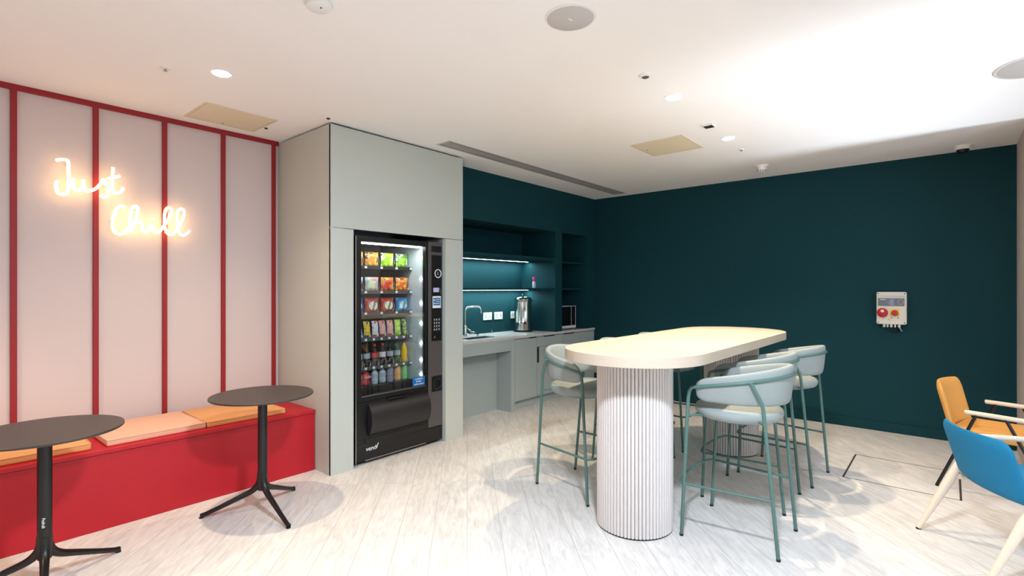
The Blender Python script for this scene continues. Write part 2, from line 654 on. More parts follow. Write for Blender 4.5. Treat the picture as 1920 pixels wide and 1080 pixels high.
t = thing('smoke_detector', 'white smoke detector with slotted skirt hanging near the teal wall', 'smoke detector', (5.60, 1.45, CEIL))
MB().lathe([(0.062, -0.014), (0.064, -0.008), (0.064, 0)], 5.60, 1.45, 32, CEIL).build('base', M_white, t)
MB().lathe([(0.030, -0.068), (0.044, -0.060), (0.046, -0.040), (0.052, -0.014)], 5.60, 1.45, 32, CEIL).build('body', M_white, t)
m = MB()
for k in range(12):
    a = 2 * pi * k / 12
    c, s = cos(a), sin(a)
    m.cyl((5.60 + c * 0.038, 1.45 + s * 0.038, CEIL - 0.056), (5.60 + c * 0.0475, 1.45 + s * 0.0475, CEIL - 0.056), 0.005, n=8)
m.build('vent_slots', M_dark, t)

t = thing('security_camera', 'white dome security camera with black lens above the teal wall', 'camera', (5.98, -0.09, CEIL))
MB().lathe([(0.050, -0.034), (0.058, -0.026), (0.060, -0.008), (0.064, 0)], 5.98, -0.09, 32, CEIL).build('housing', M_white, t)
MB().lathe([(0.006, -0.070), (0.026, -0.064), (0.040, -0.050), (0.046, -0.034)], 5.98, -0.09, 28, CEIL).build('dome', M_dark, t)

t = thing('emergency_light', 'small rectangular white and grey ceiling unit between two downlights', 'ceiling unit', (3.964, 1.402, CEIL))
MB().box(3.92, 4.005, 1.36, 1.44, CEIL - 0.012, CEIL).build('frame', M_white, t, bevel=0.003)
for k in range(2):
    MB().box(3.93 + k * 0.036, 3.956 + k * 0.036, 1.367, 1.433, CEIL - 0.015, CEIL - 0.011).build('slot', M_dgrey, t)

t = thing('linear_air_grille', 'long slotted air grille in the ceiling along the kitchen wall', 'air grille', (4.5, 3.30, CEIL))
x0, x1, y0, y1 = 2.95, 6.05, 3.212, 3.385
fr = MB()
fr.box(x0, x1, y0, y0 + 0.02, CEIL - 0.0025, CEIL).box(x0, x1, y1 - 0.02, y1, CEIL - 0.0025, CEIL)
fr.box(x0, x0 + 0.02, y0 + 0.02, y1 - 0.02, CEIL - 0.0025, CEIL).box(x1 - 0.02, x1, y0 + 0.02, y1 - 0.02, CEIL - 0.0025, CEIL)
fr.build('frame', M_grey, t)
MB().box(x0 + 0.02, x1 - 0.02, y0 + 0.02, y1 - 0.02, CEIL - 0.0010, CEIL).build('backing', M_dgrey, t)
for k in range(4):
    yy = y0 + 0.038 + k * 0.0275
    MB().box(x0 + 0.02, x1 - 0.02, yy, yy + 0.015, CEIL - 0.0022, CEIL - 0.0009).build('blade', M_grey, t)

# ------------------------------------------------------------------ neon sign, drawn on the wall at y 4.33
# pen strokes of the hand lettering, in sheet units (u right, v down)
PEN = {
    'letter_j': [[(150, 125), (200, 115), (265, 120), (288, 150), (290, 250), (294, 350), (290, 440), (268, 492), (220, 508), (172, 490), (155, 440), (150, 385), (165, 355)]],
    'letter_u': [[(345, 330), (342, 400), (368, 455), (420, 455), (452, 410), (460, 345)], [(460, 345), (462, 420), (490, 470), (545, 465)]],
    'letter_s': [[(545, 465), (600, 440), (645, 395), (690, 342), (722, 400), (742, 470), (722, 525), (685, 540), (645, 515)]],
    'letter_t': [[(792, 205), (786, 300), (780, 400), (792, 478), (840, 492), (888, 470), (908, 430)], [(735, 330), (800, 318), (868, 298)]],
    'letter_c': [[(930, 655), (880, 640), (825, 685), (788, 780), (788, 880), (822, 940), (880, 955), (940, 922), (975, 870)]],
    'letter_h': [[(985, 930), (980, 800), (992, 700), (1030, 640), (1066, 655), (1066, 720), (1040, 800), (1000, 890)], [(1000, 890), (1050, 825), (1098, 815), (1118, 860), (1130, 915), (1175, 925)]],
    'letter_i': [[(1175, 925), (1210, 865), (1228, 850), (1235, 900), (1270, 940), (1312, 930)], [(1243, 778), (1249, 788)]],
    'letter_l': [[(1312, 930), (1372, 850), (1430, 755), (1450, 690), (1420, 655), (1384, 682), (1370, 760), (1372, 860), (1400, 940), (1440, 960), (1492, 930)]],
    'letter_l.': [[(1492, 930), (1540, 850), (1580, 765), (1590, 700), (1560, 670), (1524, 692), (1512, 770), (1514, 870), (1542, 950), (1590, 966), (1640, 930), (1652, 912)]],
}


NY = 4.295


def pen_to_wall(cx, cy):
    # the lettering leans across the wall: sheet units to wall metres (x along the wall, z up)
    u, v = 80 + cx / 6.0, 280 + cy / 6.0
    k = (u - 960) / 960.0
    ct, st = cos(radians(40.5)), sin(radians(40.5))
    dx, dy = ct + st * k, st - ct * k
    tt = NY / dy
    return (dx * tt, 1.4 - (v - 542) / 960.0 * tt)


sign = thing('neon_sign', 'lit warm white neon lettering reading Just Chill on the pink wall', 'neon sign', (1.0, NY, 2.0))
for nm, strokes in PEN.items():
    m = MB()
    for st in strokes:
        pts = [(pen_to_wall(*p)[0], NY, pen_to_wall(*p)[1]) for p in st]
        m.tube(smooth_path(pts, 5), 0.0092, n=10)
    m.build(nm.rstrip('.'), M_neon, sign, smooth=60)
st_m = []
for (cx, cy) in ((288, 160), (452, 400), (722, 410), (790, 300), (790, 800), (1066, 690), (1235, 890), (1440, 720), (1590, 720), (1400, 935)):
    x, z = pen_to_wall(cx, cy)
    MB().cyl((x, NY + 0.006, z), (x, YP, z), 0.004, n=10).build('standoff', M_paper, sign)

# ------------------------------------------------------------------ bench and cushions
b = thing('bench', 'long red built-in bench along the pink wall', 'bench', (0, 4.05, 0))
MB().box(-3.4, 2.025, YC + 0.222, YP - 0.005, 0, 0.44).build('base', M_red, b, bevel=0.003)
MB().box(-3.4, 2.027, YC + 0.214, YP - 0.005, 0.441, 0.466).build('seat_board', M_red, b, bevel=0.003)


def cushion(x0, x1, material, label, rot=0.0, y0=3.79, y1=4.29):
    cx, cy = (x0 + x1) / 2, (y0 + y1) / 2
    t = thing('seat_cushion', label, 'cushion', (cx, cy, 0.466), rot, group='seat cushions on the red bench')
    hx, hy = (x1 - x0) / 2, (y1 - y0) / 2
    n = 14
    m = MB()
    vs, fs = [], []
    for i in range(n + 1):
        for j in range(n + 1):
            u, v = -1 + 2 * i / n, -1 + 2 * j / n
            e = max(abs(u), abs(v))
            z = 0.036 + 0.008 * (1 - u * u) * (1 - v * v)
            vs.append((u * hx, v * hy, z))
    for i in range(n):
        for j in range(n):
            a = i * (n + 1) + j
            fs.append((a, a + n + 1, a + n + 2, a + 1))
    m.add(vs, fs)
    o = len(m.v)
    # skirt
    ring = [(i * (n + 1)) for i in range(n + 1)] + [n * (n + 1) + j for j in range(1, n + 1)] + [i * (n + 1) + n for i in range(n - 1, -1, -1)] + [j for j in range(n - 1, 0, -1)]
    bot = [(m.v[k][0], m.v[k][1], 0.0) for k in ring]
    m.v += bot
    L = len(ring)
    for k in range(L):
        m.f.append((ring[k], ring[(k + 1) % L], o + (k + 1) % L, o + k))
    m.f.append(tuple(o + k for k in range(L)))
    m.build('pad', material, t, world=False, bevel=0.008, seg=3, smooth=50)
    pth = [(-hx, -hy, 0.036), (hx, -hy, 0.036), (hx, hy, 0.036), (-hx, hy, 0.036)]
    pth = [(x, y, 0.036) for (x, y) in rrect(-hx + 0.001, hx - 0.001, -hy + 0.001, hy - 0.001, 0.012, 4)]
    MB().tube(pth, 0.0028, n=8, closed=True).build('piping', material, t, world=False)
    return t


cushion(0.14, 0.675, M_cor, 'orange seat cushion behind the nearest dark table, left of a gap in the row')
cushion(0.742, 1.277, M_cpk, 'peach seat cushion between the two small dark tables', radians(1.0))
cushion(1.286, 1.82, M_cor, 'light orange seat cushion nearest the tall green cabinet')
cushion(-0.42, 0.12, M_cpk, 'peach seat cushion at the left edge, behind the nearest table top')

# ------------------------------------------------------------------ small round tables
def cafe_table(x, y, r, angs, label):
    t = thing('cafe_table', label, 'table', (x, y, 0), group='small dark pedestal tables')
    MB().lathe([(r - 0.004, 0.728), (r, 0.731), (r, 0.738), (r - 0.002, 0.740)], 0, 0, 72).build('tabletop', M_tabtop, t, world=False)
    MB().lathe([(0.10, 0.722), (0.10, 0.728)], 0, 0, 24).build('mounting_plate', M_black, t, world=False)
    MB().lathe([(0.026, 0.14), (0.0285, 0.17), (0.0275, 0.30), (0.0275, 0.722)], 0, 0, 28).build('column', M_black, t, world=False)
    for a in angs:
        c, s = cos(radians(a)), sin(radians(a))
        R = 0.345
        pr = [(0.010, 0.245, 0.021), (0.014, 0.20, 0.021), (0.032, 0.162, 0.020), (0.072, 0.130, 0.0175), (0.15, 0.095, 0.0155), (0.24, 0.055, 0.0135), (0.315, 0.024, 0.0125), (R, 0.0145, 0.0135)]
        pth = smooth_path([(p[0] * c, p[0] * s, p[1]) for p in pr], 4)
        n = len(pth)
        rad = []
        for i in range(n):
            q = i / (n - 1) * (len(pr) - 1)
            k = min(int(q), len(pr) - 2)
            rad.append(pr[k][2] + (pr[k + 1][2] - pr[k][2]) * (q - k))
        leg = MB().tube(pth, 0.015, n=14, radii=rad).build('leg', M_black, t, world=False, smooth=60)
        MB().lathe([(0.012, 0.0), (0.014, 0.003), (0.012, 0.008)], (R - 0.004) * c, (R - 0.004) * s, 16).build('foot_pad', M_dark, leg, world=False)
    return t


cafe_table(1.430, 3.285, 0.298, (32, 146, 270), 'round dark pedestal table standing before the end of the red bench')
ct2 = cafe_table(0.402, 3.22, 0.299, (25, 148, 262), 'round dark pedestal table cut by the left edge of the picture')
mrot = Matrix.Rotation(radians(-7), 3, 'Z') @ Matrix(((0, 1, 0), (0, 0, -1), (-1, 0, 0)))
lab = text_part('Pedrali', 'lettering', (0.402 - 0.0085, 3.22 - 0.0285, 0.315), 0.017, M_paper, ct2, mrot.to_euler(), 0.0012)

# ------------------------------------------------------------------ tall cabinet round the vending machine
t = thing('tall_cabinet', 'tall pale sage green cabinet surrounding the vending machine', 'cabinet', (2.7, 3.9, 0))
G = 0.004
MB().box(2.03, 2.05, YC + 0.002, YP, 0.0, 2.640).build('side_panel', M_sage, t, bevel=0.0015)
MB().box(2.03, 3.40, YC, YC + 0.022, 1.866, 2.640).build('top_panel', M_sage, t, bevel=0.0015)
MB().box(2.03, 2.225, YC, YC + 0.022, 0.0, 1.862).build('front_panel', M_sage, t, bevel=0.0015)
MB().box(3.180, 3.40, YC, YC + 0.022, 0.0, 1.862).build('front_panel', M_sage, t, bevel=0.0015)
MB().box(3.38, 3.40, YC + 0.022, YP - 0.05, 0.0, 2.640).build('side_panel', M_sage, t, bevel=0.0015)
MB().box(2.225, 2.240, YC + 0.022, 4.34, 0.0, 1.862).build('lining', M_dark, t)
MB().box(3.168, 3.183, YC + 0.022, 4.34, 0.0, 1.862).build('lining', M_sage2, t)
MB().box(2.225, 3.183, YC + 0.022, 4.34, 1.862, 1.880).build('lining', M_dark, t)
MB().box(2.06, 3.37, YC + 0.03, YP - 0.06, 2.640, CEIL).build('shadow_gap', M_dark, t)

# ------------------------------------------------------------------ vending machine
VX0, VX1, VF = 2.258, 3.162, 3.545
v = thing('vending_machine', 'black and grey vending machine full of snacks and drinks', 'vending machine', (2.71, 3.9, 0))
cb = MB()
cb.box(VX0, VX0 + 0.03, VF + 0.05, 4.33, 0.03, 1.825)            # left
cb.box(VX0, VX1, VF + 0.05, 4.33, 1.79, 1.825)                   # top
cb.box(VX0, VX1, 4.30, 4.33, 0.03, 1.79)                         # back
cb.box(2.998, VX1, VF + 0.05, 4.30, 0.03, 1.79)                  # coin side block
cb.box(VX0 + 0.03, 2.998, VF + 0.05, 4.30, 0.03, 0.50)           # bin block
cb.build('cabinet', M_dark, v, bevel=0.003)
MB().box(VX0 + 0.02, VX1 - 0.02, VF + 0.06, 4.2, 0.0, 0.032).build('plinth', M_dark, v)
# door with its window
dr = MB()
GX0, GX1, GZ0, GZ1 = 2.312, 2.968, 0.545, 1.778
dr.box(VX0, GX0, VF, VF + 0.045, 0.50, 1.825)
dr.box(GX1, 2.998, VF, VF + 0.045, 0.50, 1.825)
dr.box(GX0, GX1, VF, VF + 0.045, GZ1, 1.825)
dr.box(GX0, GX1, VF, VF + 0.045, 0.50, GZ0)
door = dr.build('door', M_dark, v, bevel=0.003)
MB().box(GX0, GX1, VF + 0.006, VF + 0.012, GZ0, GZ1).build('glass', M_glass, door)
MB().box(VX0 - 0.002, VX0 + 0.006, VF - 0.004, VF + 0.0, 0.02, 1.82).build('edge_strip', M_steelb, door)
m = MB()
m.box(GX0, GX1, VF - 0.0015, VF, GZ0 - 0.006, GZ0)
m.build('lower_trim', M_steelb, door)
# lining and lights
MB().box(2.990, 2.998, VF + 0.05, 4.25, 0.52, 1.79).build('inner_side_wall', M_vin, v)
MB().box(2.29, 2.99, 4.22, 4.25, 0.5, 1.79).build('inner_back_wall', M_vint, v)
MB().box(2.288, 2.296, VF + 0.05, 4.22, 0.52, 1.79).build('inner_side_wall', M_vint, v)
for k, z in enumerate((1.68, 1.49, 1.27, 1.09, 0.91, 0.76, 0.63)):
    MB().lathe([(0.001, -0.013), (0.009, -0.010), (0.013, 0), (0.009, 0.010), (0.001, 0.013)], 2.986, VF + 0.085, 14, z).build('lamp', M_vled, v)
area_light('vending_top_light', (2.64, VF + 0.10, 1.765), 0.60, 1.3, (0.92, 0.97, 1.0), shape='RECTANGLE', size_y=0.05)
MB().box(2.33, 2.97, VF + 0.055, VF + 0.075, 1.768, 1.776).build('top_lamp', M_vled, v)

# right-hand control strip
strip = MB().box(2.999, VX1, VF, VF + 0.05, 0.155, 1.825).build('control_panel', M_vgrey, v, bevel=0.003)
MB().box(3.032, 3.150, VF - 0.003, VF + 0.002, 1.735, 1.789).build('brand_plate', M_dark, v, bevel=0.001)
text_part('Evoke', 'plate_lettering', (3.091, VF - 0.0035, 1.762), 0.030, M_dgrey, v, FACE_NY)
MB().box(3.034, 3.150, VF - 0.004, VF + 0.002, 0.930, 1.707).build('control_window', M_dark, v, bevel=0.001)
m = MB()
pth = [(3.105 + 0.036 * cos(a), VF - 0.008, 1.541 + 0.036 * sin(a)) for a in [2 * pi * k / 28 for k in range(28)]]
m.tube(pth, 0.0042, n=8, closed=True).build('card_reader_ring', M_paper, v)
text_part('i', 'reader_mark', (3.105, VF - 0.006, 1.541), 0.05, M_paper, v, FACE_NY)
MB().box(3.052, 3.118, VF - 0.008, VF - 0.003, 1.372, 1.412).build('display', M_disp, v, bevel=0.001)
MB().tube([(3.128, VF - 0.006, 1.412), (3.142, VF - 0.010, 1.352)], 0.002, n=6).build('payment_slot', M_steelb, v)
stk = MB().box(3.044, 3.142, VF - 0.0052, VF - 0.003, 1.228, 1.336).build('instruction_sticker', M_paper, v)
MB().box(3.052, 3.134, VF - 0.0062, VF - 0.005, 1.252, 1.320).build('blue_field', M_bluesk, stk)
for k in range(2):
    MB().lathe([(0.001, -0.009), (0.009, 0), (0.001, 0.009)], 3.064, VF - 0.008, 12, 1.300 - 0.030 * k, sy=0.2).build('icon', M_paper, stk)
for k in range(3):
    MB().box(3.078, 3.125, VF - 0.0070, VF - 0.006, 1.302 - 0.018 * k, 1.307 - 0.018 * k).build('text_line', M_paper, stk)
nums = ['1', '2', '3', '4', '5', '6', '7', '8', '9', 'C', '0', 'E']
for r in range(4):
    for c in range(3):
        kx, kz = 3.068 + 0.028 * c, 1.122 - 0.0295 * r
        key = MB().lathe([(0.001, -0.0105), (0.008, -0.0085), (0.0108, 0), (0.008, 0.0085), (0.001, 0.0105)], kx, VF - 0.005, 14, kz, sy=0.45).build('key', M_steelb, v)
        text_part(nums[r * 3 + c], 'numeral', (kx, VF - 0.0102, kz), 0.013, M_dark, key, FACE_NY, 0.0003)
MB().lathe([(0.001, -0.009), (0.009, 0), (0.001, 0.009)], 3.068, VF - 0.005, 16, 0.965, sy=0.5).build('lock', M_steelb, v)
MB().box(3.036, 3.156, VF - 0.004, VF + 0.002, 0.472, 0.612).build('coin_return', M_dark, v, bevel=0.002)
pth = [(3.096 + 0.046 * cos(a), VF - 0.008, 0.540 + 0.046 * sin(a)) for a in [2 * pi * k / 28 for k in range(28)]]
MB().tube(pth, 0.004, n=8, closed=True).build('coin_return_ring', M_dgrey, v)
MB().box(VX0, VX1, VF, VF + 0.05, 0.028, 0.152).build('kick_panel', M_dark, v, bevel=0.003)
MB().box(2.345, 2.965, VF - 0.002, VF, 0.026, 0.034).build('kick_trim', M_steelb, v)
text_part('vend', 'kick_lettering', (2.402, VF - 0.002, 0.118), 0.052, M_paper, v, FACE_NY, 0.001)
MB().tube([(2.446, VF - 0.003, 0.120), (2.454, VF - 0.003, 0.112), (2.468, VF - 0.003, 0.148)], 0.004, n=6).build('tick_mark', M_paper, v)
# delivery flap, bulging
prof = []
for k in range(9):
    a = -1 + 2 * k / 8
    prof.append((VF - 0.055 * (1 - a * a) ** 0.8, 0.215 + (a + 1) / 2 * 0.262))
MB().slab(prof + [(VF + 0.045, 0.478), (VF + 0.045, 0.213)], 2.375, 2.985, 'x').build('delivery_flap', M_dgrey, v, smooth=50)
MB().box(VX0, VX1 - 0.163, VF + 0.002, VF + 0.05, 0.152, 0.498).build('flap_frame', M_dark, v)
MB().box(2.56, 2.76, VF - 0.016, VF + 0.002, 0.482, 0.496).build('flap_handle', M_black, v, bevel=0.002)
MB().box(2.345, 2.965, VF - 0.003, VF + 0.002, 0.166, 0.200).build('push_slot', M_black, v)
# sticker on the glass
gs = MB().box(2.824, 2.960, VF + 0.0025, VF + 0.0055, 0.552, 0.630).build('glass_sticker', M_bluesk, v)
text_part('vending is', 'sticker_line', (2.892, VF + 0.002, 0.613), 0.022, M_paper, gs, FACE_NY, 0.0004)
text_part('Vision', 'sticker_line', (2.888, VF + 0.002, 0.590), 0.024, M_paper, gs, FACE_NY, 0.0004)
text_part('call for refund', 'sticker_line', (2.892, VF + 0.002, 0.566), 0.018, M_paper, gs, FACE_NY, 0.0004)

# trays
TY = 3.77
tray_z = [1.585, 1.372, 1.190, 0.966, 0.722]
for i, z in enumerate(tray_z):
    m = MB().box(2.298, 2.988, TY, TY + 0.42, z - 0.012, z - 0.006)
    m.box(2.298, 2.988, TY - 0.003, TY + 0.003, z - 0.014, z + 0.016)
    tr = m.build('tray', M_vgrey if i else M_dgrey, v)
    step = 0.159 if i < 3 else 0.0795
    n = 5 if i < 3 else 9
    for k in range(n):
        x = 2.988 - 0.012 - step * k
        if x > 2.31:
            MB().box(x - 0.011, x + 0.011, TY - 0.006, TY - 0.003, z - 0.008, z + 0.010).build('price_tag', M_paper, tr)
MB().box(2.298, 2.988, TY, TY + 0.42, 0.560, 0.572).build('tray', M_dark, v)
MB().box(2.298, 2.988, TY - 0.04, TY - 0.02, 0.50, 0.575).build('bin_front', M_dark, v)
# dispensing spirals: front turns
for i, z in enumerate(tray_z):
    step = 0.159 if i < 3 else 0.0795
    rr = 0.055 if i < 3 else 0.030
    x = 2.988 - step / 2 + (0 if i < 3 else -0.008)
    while x > 2.33:
        pth = []
        for k in range(29):
            a = 2 * pi * k / 14 - pi / 2
            pth.append((x + rr * cos(a), TY + 0.004 + 0.012 * k / 14 * 2, z + rr + 0.004 + rr * sin(a)))
        MB().tube(pth, 0.0016, n=6).build('spiral', M_bumpd, v)
        x -= step


# snacks
def crisp_bag(x, y, z, w, h, material, label, roundpatch=None, words=None, wcol=None):
    t = thing('crisp_packet', label, 'snack packet', (x, y, z), group='snack packets in the vending machine')
    n, m_ = 12, 12
    mb = MB()
    vs, fs = [], []
    for side in (-1, 1):
        for j in range(m_ + 1):
            for i in range(n + 1):
                u, q = -1 + 2 * i / n, -1 + 2 * j / m_
                bulge = 0.030 * max(0, (1 - abs(u) ** 2.2)) ** 0.6 * max(0, (1 - abs(q) ** 4)) ** 0.7
                xx = u * w / 2 * (1 - 0.08 * (1 - q * q))
                wr = 0.002 * sin(u * 17 + q * 3) * (abs(q) ** 2)
                vs.append((xx, side * bulge + wr, h / 2 + q * h / 2))
    W = (n + 1) * (m_ + 1)
    for s_ in (0, 1):
        for j in range(m_):
            for i in range(n):
                a = s_ * W + j * (n + 1) + i
                q = (a, a + 1, a + n + 2, a + n + 1)
                fs.append(q if s_ == 0 else tuple(reversed(q)))
    mb.add(vs, fs)
    mb.build('bag', material, t, world=False, smooth=70)
    if roundpatch:
        mm = MB()
        vs = [(0, -0.0325, h * 0.47)]
        for k in range(20):
            a = 2 * pi * k / 20
            u, q = 0.62 * cos(a), -0.06 + 0.60 * sin(a)
            bl = 0.030 * max(0, (1 - abs(u) ** 2.2)) ** 0.6 * max(0, (1 - abs(q) ** 4)) ** 0.7
            vs.append((u * w / 2, -bl - 0.0015, h / 2 + q * h / 2))
        mm.add(vs, [(0, 1 + k, 1 + (k + 1) % 20) for k in range(20)])
        mm.build('round_print', roundpatch, t, world=False)
    if words:
        o = text_part(words, 'lettering', (x, y - 0.0335, z + h * 0.47), 0.034, wcol or M_navy, t, (radians(90), radians(-75), 0), 0.0012)
    return t


M_navy = mat('navy_print', (24, 38, 120), 0.4, noise=0.02)
F_orange = patch_mat('orange_brown_foil', (214, 138, 40), [(240, 190, 80), (120, 70, 30), (236, 226, 220)], 16)
F_gold = patch_mat('golden_foil', (230, 170, 40), [(250, 210, 90), (180, 90, 30)], 18)
F_green = patch_mat('yellow_green_foil', (150, 200, 40), [(220, 225, 70), (236, 240, 235), (60, 110, 30)], 15)
F_green2 = patch_mat('lime_foil', (170, 215, 60), [(110, 170, 40), (240, 245, 240), (30, 60, 30)], 17)
F_pastel = patch_mat('pale_green_pink_foil', (206, 214, 170), [(226, 160, 170), (150, 190, 190), (240, 236, 220)], 16)
F_red = patch_mat('red_orange_foil', (206, 52, 30), [(236, 120, 60), (250, 200, 90), (120, 20, 20)], 18)
F_fire = patch_mat('fiery_orange_foil', (232, 100, 30), [(250, 190, 60), (206, 40, 30), (250, 236, 200)], 18)
F_plum = patch_mat('plum_white_foil', (96, 66, 86), [(220, 216, 224), (60, 40, 60)], 18)
F_ob = patch_mat('orange_blue_foil', (220, 72, 36), [(220, 80, 40), (34, 70, 180), (30, 60, 160)], 9)
F_bl = patch_mat('royal_blue_foil', (28, 66, 180), [(60, 150, 220), (30, 60, 150)], 10)
F_lb = patch_mat('sky_blue_foil', (40, 130, 210), [(120, 200, 230), (24, 70, 170), (220, 240, 245)], 10)
F_cream = patch_mat('cream_print', (244, 236, 190), [(246, 240, 226), (236, 206, 96), (236, 190, 190)], 26)
F_cyan = patch_mat('white_cyan_print', (226, 242, 246), [(150, 214, 230), (240, 226, 150)], 24)
rows = [
    (1.592, 0.132, [(2.435, F_gold, 'golden snack packet on the top shelf, clipped by the window frame', None, None),
                    (2.590, F_orange, 'orange and brown snack packet, second on the top shelf', None, None),
                    (2.750, F_green, 'yellow and green snack packet, third on the top shelf', None, None),
                    (2.909, F_green2, 'lime green snack packet at the right end of the top shelf', None, None)]),
    (1.379, 0.128, [(2.435, F_plum, 'plum and white snack packet on the second shelf, left end', None, None),
                    (2.590, F_pastel, 'pale green and pink snack packet on the second shelf', None, None),
                    (2.750, F_red, 'red and orange snack packet on the second shelf', None, None),
                    (2.909, F_fire, 'fiery orange snack packet at the right end of the second shelf', None, None)]),
    (1.197, 0.128, [(2.435, F_bl, 'dark blue snack packet on the third shelf, left end', F_cream, 'crisps'),
                    (2.590, F_ob, 'orange snack packet with blue lettering, left one of the two on the third shelf', F_cream, 'crisps'),
                    (2.750, F_ob, 'orange snack packet with blue lettering, right one of the two on the third shelf', F_cream, 'crisps'),
                    (2.909, F_lb, 'sky blue round printed snack packet at the right end of the third shelf', F_cyan, 'crisps')]),
]
for (z, h, items) in rows:
    for (x, mt, lb, rp, wd) in items:
        crisp_bag(x, TY + 0.045, z - 0.002, 0.140, h, mt, lb, rp, wd)


def bar(x, z, w, h, material, lean, label, band=None):
    t = thing('chocolate_bar', label, 'snack bar', (x, TY + 0.035, z), group='snack bars on the fourth shelf')
    mb = MB()
    n = 10
    vs, fs = [], []
    for j in range(n + 1):
        q = j / n
        th = 0.013 * (1 - abs(2 * q - 1) ** 6) + 0.001
        ww = w / 2 * (1 + 0.12 * abs(2 * q - 1) ** 4)
        for (dx, dy) in ((-ww, 0), (-ww * 0.7, -th), (ww * 0.7, -th), (ww, 0), (ww * 0.7, th), (-ww * 0.7, th)):
            vs.append((dx + lean * q * h, dy, q * h))
    for j in range(n):
        for k in range(6):
            a = j * 6 + k
            b2 = j * 6 + (k + 1) % 6
            fs.append((a, b2, b2 + 6, a + 6))
    fs += [tuple(range(5, -1, -1)), tuple(n * 6 + k for k in range(6))]
    mb.add(vs, fs).build('wrapper', material, t, world=False, smooth=60)
    if band:
        MB().box(-w * 0.33 + lean * h * 0.45, w * 0.33 + lean * h * 0.45, -0.0158, -0.0135, h * 0.2, h * 0.7).build('print', band, t, world=False)
    return t


B = lambda n_, c, cs: patch_mat(n_, c, cs, 30)
bars = [(2.463, B('navy_bar', (30, 36, 90), [(210, 210, 230)]), None, 'navy wrapped bar at the left end of the bar shelf'),
        (2.542, B('navy_gold_bar', (44, 52, 130), [(240, 196, 60)]), mat('gold_print', (240, 200, 70), 0.4, noise=0.05), 'navy and gold wrapped bar'),
        (2.622, B('pink_white_bar', (214, 70, 96), [(236, 230, 232), (236, 230, 232)]), mat('silver_print', (228, 226, 230), 0.4, noise=0.08), 'pink and silver wrapped bar'),
        (2.702, B('dark_red_bar', (176, 30, 34), [(240, 170, 170)]), mat('pink_print', (240, 178, 176), 0.4, noise=0.15), 'dark red wrapped bar with pink print'),
        (2.781, B('red_orange_bar', (222, 74, 56), [(244, 190, 180)]), mat('rose_print', (240, 170, 160), 0.4, noise=0.1), 'orange red wrapped bar with pale print'),
        (2.861, B('lime_bar', (168, 220, 40), [(220, 240, 120)]), None, 'bright lime wrapped bar'),
        (2.940, B('yellow_green_bar', (224, 206, 60), [(80, 130, 60), (230, 236, 220)]), None, 'slim yellow and green wrapped bar at the right end')]
for k, (x, mt, bd, lb) in enumerate(bars):
    bar(x, 0.974, 0.060 if k < 6 else 0.040, 0.150, mt, -0.12 + 0.03 * (k % 3), lb + ' on the fourth shelf', bd)


def bottle(x, z, h, r, body, cap, labm, label, group, liquid=None):
    t = thing('drink_bottle', label, 'bottle', (x, TY + 0.05, z), group=group)
    MB().lathe([(r * 0.8, 0), (r, h * 0.05), (r, h * 0.30), (r * 0.94, h * 0.36), (r, h * 0.45), (r, h * 0.62), (r * 0.75, h * 0.76), (r * 0.38, h * 0.86), (r * 0.36, h * 0.92)], 0, 0, 20).build('body', body, t, world=False, smooth=60)
    MB().lathe([(r * 0.42, h * 0.92), (r * 0.44, h * 0.93), (r * 0.44, h * 0.99), (r * 0.38, h)], 0, 0, 16).build('cap', cap, t, world=False)
    MB().lathe([(r * 1.02, h * 0.42), (r * 1.02, h * 0.64)], 0, 0, 20).build('label', labm, t, world=False)
    return t


M_cola = mat('dark_cola', (34, 20, 22), 0.12, noise=0.05)
M_clr = mat('pale_bottle_water', (190, 200, 212), 0.12, noise=0.05, spec=0.8)
M_dgr = mat('dark_green_bottle', (52, 88, 52), 0.15, noise=0.05)
M_ora = mat('yellow_squash', (246, 196, 20), 0.2, noise=0.05)
M_redd = mat('red_drink', (200, 28, 36), 0.2, noise=0.05)
M_silv = mat('silver_label', (170, 172, 184), 0.4, noise=0.2, scale=120)
M_whl = mat('white_red_label', (232, 216, 218), 0.4, noise=0.1, scale=90)
M_rl = mat('red_label', (206, 44, 52), 0.4, noise=0.15, scale=90)
M_tea = mat('peach_drink', (240, 170, 110), 0.25, noise=0.05)
M_mint = mat('mint_green_drink', (138, 206, 128), 0.25, noise=0.05)
r5 = [(2.463, M_cola, M_navy, M_silv, 'dark bottle with a navy cap, left end of the bottle shelf'),
      (2.542, M_cola, M_dark, M_silv, 'dark bottle with a black cap and silver label, second on the bottle shelf'),
      (2.622, M_cola, M_rl, M_rl, 'cola bottle with a red label, third on the bottle shelf'),
      (2.702, M_cola, M_rl, M_whl, 'cola bottle with a pale red label, fourth on the bottle shelf'),
      (2.781, M_cola, M_dark, M_silv, 'cola bottle with silver label in the middle of the bottle shelf'),
      (2.861, M_dgr, M_dgr, M_silv, 'dark green bottle with silver label on the bottle shelf'),
      (2.940, M_ora, M_redd, M_ora, 'yellow squash bottle at the right end of the bottle shelf')]
for (x, bd, cp, lbm, lb) in r5:
    bottle(x, 0.7165, 0.205, 0.030, bd, cp, lbm, lb, 'bottles on the fifth shelf')
r6 = [(2.463, M_redd, M_redd, M_rl, 'bright red bottle at the left end of the bottom shelf'),
      (2.535, M_redd, M_redd, M_rl, 'red bottle with white script, second on the bottom shelf'),
      (2.622, M_clr, M_rl, M_silv, 'clear bottle, left one of the pair on the bottom shelf'),
      (2.702, M_clr, M_rl, M_silv, 'clear bottle, right one of the pair on the bottom shelf')]
